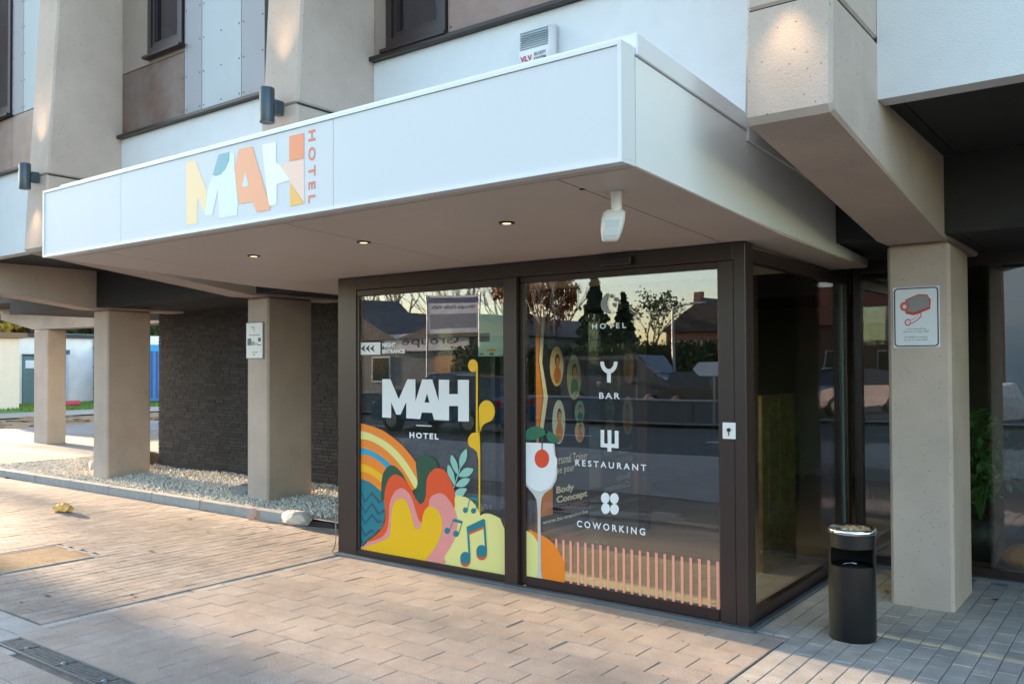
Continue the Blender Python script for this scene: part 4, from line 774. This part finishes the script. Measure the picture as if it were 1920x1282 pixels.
# ------------------------------------------------------------------ trees
BARK = mat('bark', (.10, .075, .055), .9, var=.3, vscale=8); BARKP = mat('pale_bark', (.34, .29, .23), .9, var=.3, vscale=6)
LG = mat('green_foliage', (.05, .085, .025), .7, island=.5); LA = mat('autumn_foliage', (.34, .11, .015), .7, island=.5); LY_ = mat('yellow_foliage', (.32, .24, .03), .7, island=.4); LC = mat('conifer_foliage', (.02, .04, .018), .8, island=.4)
def tree(name, label, x, y, h, seed, leafm=None, n=0, bark=None, spread=.45, leaf=.22, conifer=False, crown0=.3, group='street and garden trees'):
    rnd = random.Random(seed); t = thing(name, label, 'tree', (x, y, -.05), group); b = MB(); tips = []
    def grow(p, d, l, r, lev):
        q = p+d*l*.5+Vector((rnd.uniform(-.06, .06), rnd.uniform(-.06, .06), 0))*l; e = p+d*l
        b.tube([p, q, e], [r, r*.82, r*.6], 6 if lev < 2 else 4, False); tips.append((e, lev)); tips.append((q, lev))
        if lev >= 4 or r < .006: return
        for k in range(rnd.choice((2, 3, 3)) if lev else 5):
            a = rnd.uniform(0, 6.28); s = rnd.uniform(.3, .8)*(spread/.45)
            nd = (d+Vector((math.cos(a)*s, math.sin(a)*s, rnd.uniform(.0, .35)))).normalized()
            base = e if lev else p+d*l*rnd.uniform(.55, 1); grow(base, nd, l*rnd.uniform(.55, .78), r*.55, lev+1)
    if conifer:
        b.tube([(x, y, -.1), (x, y, h*.5), (x, y, h)], [h*.022, h*.014, .01], 7)
    else: grow(Vector((x, y, -.1)), Vector((rnd.uniform(-.04, .04), rnd.uniform(-.04, .04), 1)).normalized(), h*.42, h*.022, 0)
    b.build('trunk', bark or BARK, t)
    if leafm:
        c = MB()
        for i in range(n):
            if conifer:
                u = rnd.random()**.7; z = h*(1-u*.9); rad = h*.30*u*(.55+.45*abs(math.sin(z*5.5)))+.05; a = rnd.uniform(0, 6.28); q = rad*rnd.random()**.4; p = Vector((x+q*math.cos(a), y+q*math.sin(a), z-q*.25))
            else:
                e, lev = rnd.choice([k for k in tips if k[1] >= 1]); p = e+Vector((rnd.gauss(0, 1), rnd.gauss(0, 1), rnd.gauss(0, .8)))*h*.035
            s = leaf*rnd.uniform(.5, 1.3); m3 = Euler((rnd.uniform(-1.4, 1.4), rnd.uniform(-1.4, 1.4), rnd.uniform(0, 6.3))).to_matrix()
            c.poly([p+m3 @ Vector(v)*s for v in ((-.5, 0, 0), (0, -.35, .08), (.5, 0, -.04), (0, .35, .08))])
        c.build('crown', leafm, t)
    return t
tree('yellow_tree', 'yellow autumn tree behind the cream annex', -47, 14.2, 6.2, 1, LY_, 2600, leaf=.4); tree('green_tree', 'dark green tree behind the white shed', -52, 22, 6.5, 2, LG, 3000, leaf=.42); tree('mixed_tree', 'green and gold tree behind the blue container', -46, 24.5, 6.8, 3, LG, 2600, leaf=.4); tree('brown_tree', 'brownish autumn tree beyond the flat roof', -56, 20, 7, 4, LA, 2000, leaf=.4); tree('hedge_tree', 'broad green tree between the shed and the container', -50, 26.5, 7, 41, LG, 2600, leaf=.42)
for k_, (xx, yy, hh, mm, lab) in enumerate(((-58,13,8,LY_,'golden tree at the left end of the backdrop'),(-60,18,9,LG,'dense green tree behind the yellow one'),(-60,24,9,LG,'dense green tree in the middle of the backdrop'),(-58,30,9,LG,'dense green tree at the right of the backdrop'),(-66,21,10,LA,'tall rusty tree highest in the backdrop'),(-64,28,10,LG,'tall green tree behind the container'))): tree('backdrop_tree', lab, xx, yy, hh, 80+k_, mm, 4200, leaf=.75, spread=.6)
tree('shade_tree', 'tall half-bare tree far down the pavement left of the hotel', -74, 4.6, 15, 5, LA, 260, leaf=.6, spread=.5)
wm = MB(); rnd = random.Random(77)
for i in range(7000):
    p = Vector((rnd.uniform(-72, -67), rnd.uniform(12, 44), rnd.uniform(0, 6.5)+1.2*math.sin(i))); s = rnd.uniform(.4, 1.1); m3 = Euler((rnd.uniform(-1.5, 1.5), rnd.uniform(-1.5, 1.5), rnd.uniform(0, 6.3))).to_matrix(); wm.poly([p+m3 @ Vector(v)*s for v in ((-.5, 0, 0), (0, -.35, .08), (.5, 0, -.04), (0, .35, .08))])
o = wm.build('woodland', LG); tag(o, 'dense dark green woodland edge far behind the yard', 'woodland'); o['kind'] = 'stuff'
# unseen house added at the end of the pavement to shade the ground by the drain
BRICKR = mat('red_brick', (.26, .12, .08), .85, var=.2, vscale=6, bump=.3, bscale=30); TILE = mat('orange_roof_tiles', (.42, .13, .05), .8, var=.2, vscale=5); TILED = mat('dark_roof_tiles', (.07, .055, .05), .8, var=.2, vscale=5); WINM = mat('dark_window', (.02, .025, .03), .1); CREAM = mat('cream_render', (.60, .54, .44), .85, var=.05)
def house(name, label, x0, x1, y0, y1, he, hr, wm, rm, wins=(), along='x', chim=None):
    t = thing(name, label, 'house', ((x0+x1)/2, (y0+y1)/2, 0)); MB().box(x0, x1, y0, y1, -.1, he).build('wall', wm, t); o = .35
    if along == 'x': P = [(x0-o, y0-o, he+.003), (x0-o, y1+o, he+.003), (x0-o, (y0+y1)/2, hr)]; r = MB().prism(P, (x1-x0+2*o, 0, 0)).build('roof', rm, t)
    else: P = [(x0-o, y0-o, he+.003), (x1+o, y0-o, he+.003), ((x0+x1)/2, y0-o, hr)]; r = MB().prism(P, (0, y1-y0+2*o, 0)).build('roof', rm, t)
    if chim: MB().box(chim[0]-.3, chim[0]+.3, chim[1]-.3, chim[1]+.3, hr-1.2, hr+.7).build('chimney', BRICKR, r)
    for (wx, wz, ww, wh) in wins:
        q = MB().box(wx, wx+ww, y1-.02, y1+.03, wz, wz+wh).build('window', mat('white_window_frame', (.7, .7, .7), .5), t); MB().box(wx+.07, wx+ww-.07, y1+.031, y1+.04, wz+.07, wz+wh-.07).build('pane', WINM, q)
    return t
house('shading_house', 'cream house with dark gabled roof at the end of the pavement', -52, -43, -15, .5, 6.6, 9.4, CREAM, TILED, along='y')
# ------------------------------------------------------------------ across the street (mirrored in the glass)
lw = thing('street_wall', 'low grey concrete wall along the far side of the road', 'wall', (-30, -17, 0)); LWM = mat('wall_concrete', (.13, .135, .14), .85, var=.1, vscale=3)
for k in range(14): MB().box(-60+k*3.97, -56.05+k*3.97, -17.25, -17.0, -.13, .58, .01).build('wall_panel', LWM, lw); MB().box(-60+k*3.97, -56.05+k*3.97, -17.29, -16.96, .582, .64, .01).build('coping', KERB, lw)
sheet('verge', -120, 120, -16.99, -16.3, -.02, CONC); sheet('car_park', -60, 30, -29, -17.3, -.05, ASPH)
HG = mat('hedge_leaves', (.03, .055, .018), .8, island=.5)
hd = thing('hedge', 'tall clipped dark green hedge behind the parked cars across the road', 'hedge', (-14, -28, 0)); b = MB(); rnd = random.Random(3)
for i in range(9000):
    p = Vector((rnd.uniform(-26, -6), rnd.choice((-27.1+rnd.uniform(-.15, .15), rnd.uniform(-28.4, -27.1))), rnd.uniform(0, 2.55))); s = rnd.uniform(.1, .24); m3 = Euler((rnd.uniform(-1.5, 1.5), rnd.uniform(-1.5, 1.5), rnd.uniform(0, 6.3))).to_matrix(); b.poly([p+m3 @ Vector(v)*s for v in ((-.5, 0, 0), (0, -.35, .08), (.5, 0, -.04), (0, .35, .08))])
b.build('foliage', HG, hd); MB().box(-25.9, -6.1, -28.3, -27.3, -.1, 2.4).build('core', HG, hd)
gb = thing('works_building', 'grey gabled works building with white name board across the road', 'building', (-35, -36, 0)); GW = mat('grey_render', (.22, .22, .22), .85, var=.05); ROOFG = mat('grey_roof_sheet', (.12, .10, .095), .7)
MB().box(-50, -25, -44, -32, -.1, 3.2).build('wall', GW, gb)
for xa, xb, hz in ((-50.3, -42.2, 6.6), (-42.2, -34.2, 5.1), (-34.2, -24.6, 4.6)): MB().prism([(xa, -31.7, 3.203), (xb, -31.7, 3.203), ((xa+xb)/2, -31.7, hz)], (0, -12.5, 0)).build('roof', ROOFG, gb)
for x in (-48, -44.5, -40, -36.5): q = MB().box(x, x+1.6, -32.0, -31.94, .6, 2.2).build('window', mat('white_window_frame', (.7, .7, .7), .5), gb); MB().box(x+.1, x+1.5, -31.939, -31.93, .7, 2.1).build('pane', WINM, q)
MB().box(-31.5, -30.0, -32.0, -31.93, 0, 2.2).build('door', mat('lit_orange_door', (.45, .20, .07), .6), gb); MB().box(-29.6, -27.4, -32.0, -31.93, 0, 2.3).build('door', mat('teal_door', (.06, .16, .20), .6), gb)  # orange light of the entry is put into the first door's colour
nbd = thing('name_board', 'long white name board with dark lettering on the works building', 'sign', (-32, -31.8, 2.4)); MB().box(-35.3, -28.8, -31.9, -31.8, 2.5, 3.5, .01).build('board', SHEET, nbd)
lettering('lettering', 'Groupe', (-29.6, -31.795, 2.72), (-1, 0, 0), (0, 0, 1), 4.2, .6, flat('board_ink', (60, 70, 90)), nbd, .01)
o = MB().lathe(((0, 0), (.75, 0), (.75, .06), (0, .06)), (0, 0, 0), 32).build('round_emblem', flat('emblem_blue', (120, 140, 165)), nbd); o.matrix_parent_inverse = Matrix(); o.matrix_world = Matrix.Translation((-27.9, -31.78, 3.0)) @ Matrix.Rotation(R(-90), 4, 'X'); o.parent = nbd; o.matrix_parent_inverse = Matrix.Translation((32, 31.8, -2.4))
bn2 = thing('advert_banner', 'large white advertising banner with blue lettering on posts across the road', 'banner', (-28.3, -30, 3)); MB().box(-30.3, -26.5, -30.05, -30.0, 3.35, 5.4).build('cloth', SHEET, bn2)
for x in (-30.35, -26.5): MB().tube([(x, -30.03, -.1), (x, -30.03, 5.5)], .05, 8).build('post', ZINC, bn2)
BI = flat('banner_blue', (40, 66, 120)); lettering('lettering', 'Groupe Dalle Valle', (-26.8, -29.995, 4.62), (-1, 0, 0), (0, 0, 1), 3.2, .26, BI, bn2, .02); MB().box(-30.2, -26.6, -29.998, -29.99, 5.0, 5.28).build('title_bar', BI, bn2); MB().box(-30.1, -26.7, -29.998, -29.99, 3.6, 4.4).build('picture', flat('banner_picture', (120, 130, 150)), bn2)
for i, (x, y, h) in enumerate(((-60,-56,10.5),(-56,-55,11),(-52,-56,10.2),(-49,-55,11),(-46,-57,10.4),(-43,-55,9.6),(-40,-57,10.0),(-64,-57,10))): tree('bare_tree', ('bare pale tree behind the works roof, far left of the row', 'bare pale tree second in the row behind the works roof', 'bare pale tree third in the row behind the works roof', 'bare pale tree fourth in the row behind the works roof', 'bare pale tree fifth in the row behind the works roof', 'bare pale tree sixth in the row behind the works roof', 'bare pale tree at the right end of the row behind the works roof', 'bare pale tree outside the left end of the row')[i], x, y, h, 50+i, None, 0, BARKP, spread=.35)
tree('autumn_tree', 'rusty orange autumn tree across the road', -27, -36, 6.6, 60, LA, 2600, leaf=.3); tree('birch_tree', 'bare pale-barked birch beside the orange tree', -24.8, -34, 7.4, 61, LA, 150, BARKP, spread=.3); tree('conifer_tree', 'dark conifer rising behind the hedge', -22.6, -35, 6.5, 62, LC, 4200, conifer=True, leaf=.3); tree('conifer_tree', 'shorter dark conifer right of the tall one', -21.4, -36.0, 5.5, 63, LC, 3000, conifer=True, leaf=.3); tree('round_tree', 'small half-bare round tree further back across the road', -25.2, -46, 5.6, 64, LG, 800, leaf=.25); tree('garden_tree', 'thin bare tree near the brick house', -25.5, -66, 10, 65, None, 0, BARKP)
house('brick_house', 'brick house with steep roof and chimney far across the road', -31, -24.2, -68, -60, 4.2, 6.9, BRICKR, TILED, [(-30, 2.4, .9, 1.1), (-27.8, 2.4, .9, 1.1), (-25.8, 2.4, .9, 1.1), (-29, .6, 1.3, 1.3)], 'y', (-29.0, -62))
house('orange_roof_house', 'brick house with bright orange tiled roof across the road to the right', 8.5, 18, -50, -42, 3.9, 6.4, BRICKR, TILE, [(9.5, 1.0, 1.4, 1.4), (12.5, 1.0, 1.4, 1.4), (15.5, 1.0, 1.4, 1.4)], 'x', (12, -46))
house('blue_hall', 'pale blue rendered hall across the road opposite the lobby', -9, 5, -50, -36, 7.5, 9.5, mat('pale_blue_render', (.42, .52, .58), .85, var=.04), TILED, [], 'x')
LP = mat('galvanised_pole', (.30, .31, .32), .45, .6)
def lamp(x, y, h, lab):
    t = thing('street_lamp', lab, 'street lamp', (x, y, -.1)); MB().tube([(x, y, -.1), (x, y, h*.6), (x, y, h)], [.08, .06, .045], 10).build('pole', LP, t); MB().tube([(x, y, h-.02), (x+.25, y, h+.12), (x+.9, y, h+.18)], .03, 8).build('arm', LP, t); MB().box(x+.7, x+1.3, y-.11, y+.11, h+.13, h+.22, .02).build('head', LP, t)
lamp(-12.45, -24, 3.62, 'grey street lamp with short arm beyond the low wall'); lamp(6.3, -15.7, 4.2, 'grey street lamp at the road edge to the right')
up_ = thing('utility_pole', 'brown wooden utility pole across the road opposite the lobby', 'pole', (-2.45, -24, 0)); MB().tube([(-2.45, -24, -.1), (-2.45, -24, 7.6)], [.15, .11], 12).build('pole', mat('pole_wood', (.26, .15, .07), .8, var=.2, vscale=6), up_); MB().box(-3.0, -1.9, -24.06, -23.94, 6.9, 7.02).build('crossbar', BARK, up_)
rock('street_boulder', (-2.0, -19.5, .35), (.9, .7, .75), ROCKW, 21, 'big pale boulder beside the utility pole across the road')
ds_ = thing('direction_sign', 'white arrow-shaped direction sign on a post by the low wall', 'sign', (-7.8, -16.5, 0)); MB().tube([(-7.55, -16.52, -.1), (-7.55, -16.52, 1.7)], .03, 8).build('post', LP, ds_); MB().prism([(-8.15,-16.5,1.52),(-7.98,-16.5,1.34),(-7.35,-16.5,1.34),(-7.35,-16.5,1.70),(-7.98,-16.5,1.70)], (0, .02, 0)).build('panel', SHEET, ds_)
# ------------------------------------------------------------------ parked vehicles
TYRE = mat('tyre_rubber', (.015, .015, .016), .8); RIM = mat('wheel_rim', (.35, .36, .37), .3, .8); CGL = mat('car_glass', (.012, .015, .018), .05); LENS = mat('headlight_lens', (.6, .62, .65), .1); TAIL = mat('tail_lens', (.35, .02, .02), .2)
def vehicle(name, label, cat, loc, rz, paint, body, house_, Wd, wheels, wr=.31, glassz=None):
    t = thing(name, label, cat, (0, 0, 0), 'vehicles parked across the road'); del t['at']; P = t
    b = MB().prism([(x, -Wd/2, z) for x, z in body], (0, Wd, 0)); bmesh.ops.bevel(b.bm, geom=list(b.bm.edges), offset=.05, segments=2, affect='EDGES'); b.build('body', paint, P)
    if house_:
        b = MB(); k = Wd/2-.06; q = Wd/2-.22; zt = max(z for _, z in house_); zlo = min(z for _, z in house_)
        A = [b.bm.verts.new((x, -(k+(q-k)*(z-zlo)/(zt-zlo)), z)) for x, z in house_]; B = [b.bm.verts.new((x, (k+(q-k)*(z-zlo)/(zt-zlo)), z)) for x, z in house_]; n = len(A)
        b.bm.faces.new(A); b.bm.faces.new(B[::-1])
        for i in range(n): b.bm.faces.new((A[i], B[i], B[(i+1) % n], A[(i+1) % n]))
        b.build('cabin_glass', CGL, P)
        tops = sorted([x for x, z in house_ if z > zt-.08]); MB().box(tops[0]-.05, tops[-1]+.05, -q-.02, q+.02, zt-.03, zt+.025, .02).build('roof', paint, P, True)
        xm = (tops[0]+tops[-1])/2
        for s in (-1, 1): MB().pts8(((xm-.05, s*(k+.005), zlo), (xm+.05, s*(k+.005), zlo), (xm+.05, s*(k-.03), zlo), (xm-.05, s*(k-.03), zlo), (xm-.04, s*(q+.005), zt), (xm+.04, s*(q+.005), zt), (xm+.04, s*(q-.03), zt), (xm-.04, s*(q-.03), zt))).build('pillar', paint, P)
    if glassz:
        for s in (-1, 1):
            for xa, xb in glassz[2]: MB().box(xa, xb, s*(Wd/2)-.012, s*(Wd/2)+.012, glassz[0], glassz[1], .004).build('window', CGL, P)
    for wx in wheels:
        for s in (-1, 1):
            wl = MB().lathe(((wr*.6, -.1), (wr, -.09), (wr, .09), (wr*.6, .1)), (0, 0, 0), 20).build('wheel', TYRE, P, True); wl.location = (wx, s*(Wd/2-.08), wr); wl.rotation_euler = (R(90), 0, 0)
            MB().lathe(((0, -.105), (wr*.62, -.1), (wr*.62, .1), (0, .105)), (0, 0, 0), 16).build('rim', RIM, wl)
    xf, xr = max(x for x, _ in body), min(x for x, _ in body)
    for s in (-1, 1):
        MB().box(xf-.12, xf+.012, s*(Wd/2-.25)-.16, s*(Wd/2-.25)+.16, .62, .76, .02).build('headlight', LENS, P); MB().box(xr-.012, xr+.1, s*(Wd/2-.2)-.12, s*(Wd/2-.2)+.12, .70, .86, .02).build('tail_light', TAIL, P)
        MB().box(.75, .95, s*(Wd/2+.1)-.09, s*(Wd/2+.1)+.09, .98, 1.1, .02).build('mirror', paint, P)
    t.location = loc; t.rotation_euler = (0, 0, rz); return t
CARB = [(-2.1,.28),(-2.12,.72),(-1.98,.95),(1.0,.96),(1.92,.80),(2.1,.62),(2.08,.28)]; CARH = [(-1.95,.93),(-1.62,1.42),(-.2,1.50),(.25,1.45),(1.08,.94)]
VANB = [(-2.45,.32),(-2.5,1.2),(-2.42,1.9),(-2.2,2.0),(1.1,2.0),(1.75,1.28),(2.4,1.02),(2.48,.6),(2.45,.32)]
def paint(n, c): return mat(n, c, .25, .3, coat=.6)
vehicle('van', 'dark slate van parked behind the low wall across the road', 'van', (-14.2, -23.6, -.05), .04, paint('grey_van_paint', (.06, .07, .09)), VANB, None, 1.9, (-1.6, 1.55), .33, (1.25, 1.85, ((-2.2, -1.2), (-1.1, -.1), (0, 1.0))))
vehicle('car', 'dark grey car parked right of the dark slate van', 'car', (-10.2, -23.2, -.05), .1, paint('dark_grey_paint', (.03, .035, .045)), CARB, CARH, 1.78, (-1.3, 1.3)); vehicle('car', 'blue car standing on the road before the works building', 'car', (-13.0, -12.2, -.115), math.pi, paint('blue_paint', (.03, .09, .16)), CARB, CARH, 1.78, (-1.3, 1.3)); vehicle('car', 'silver car parked nearest the right-hand street lamp', 'car', (6.6, -20.5, -.05), 1.1, paint('silver_paint', (.35, .36, .37)), CARB, CARH, 1.78, (-1.3, 1.3)); vehicle('car', 'pale gold car beside the silver one', 'car', (9.4, -21.2, -.05), 1.1, paint('gold_paint', (.33, .29, .20)), CARB, CARH, 1.78, (-1.3, 1.3)); vehicle('car', 'white car at the right end of the parked row', 'car', (12.3, -22, -.05), 1.1, paint('white_paint', (.6, .61, .62)), CARB, CARH, 1.78, (-1.3, 1.3))
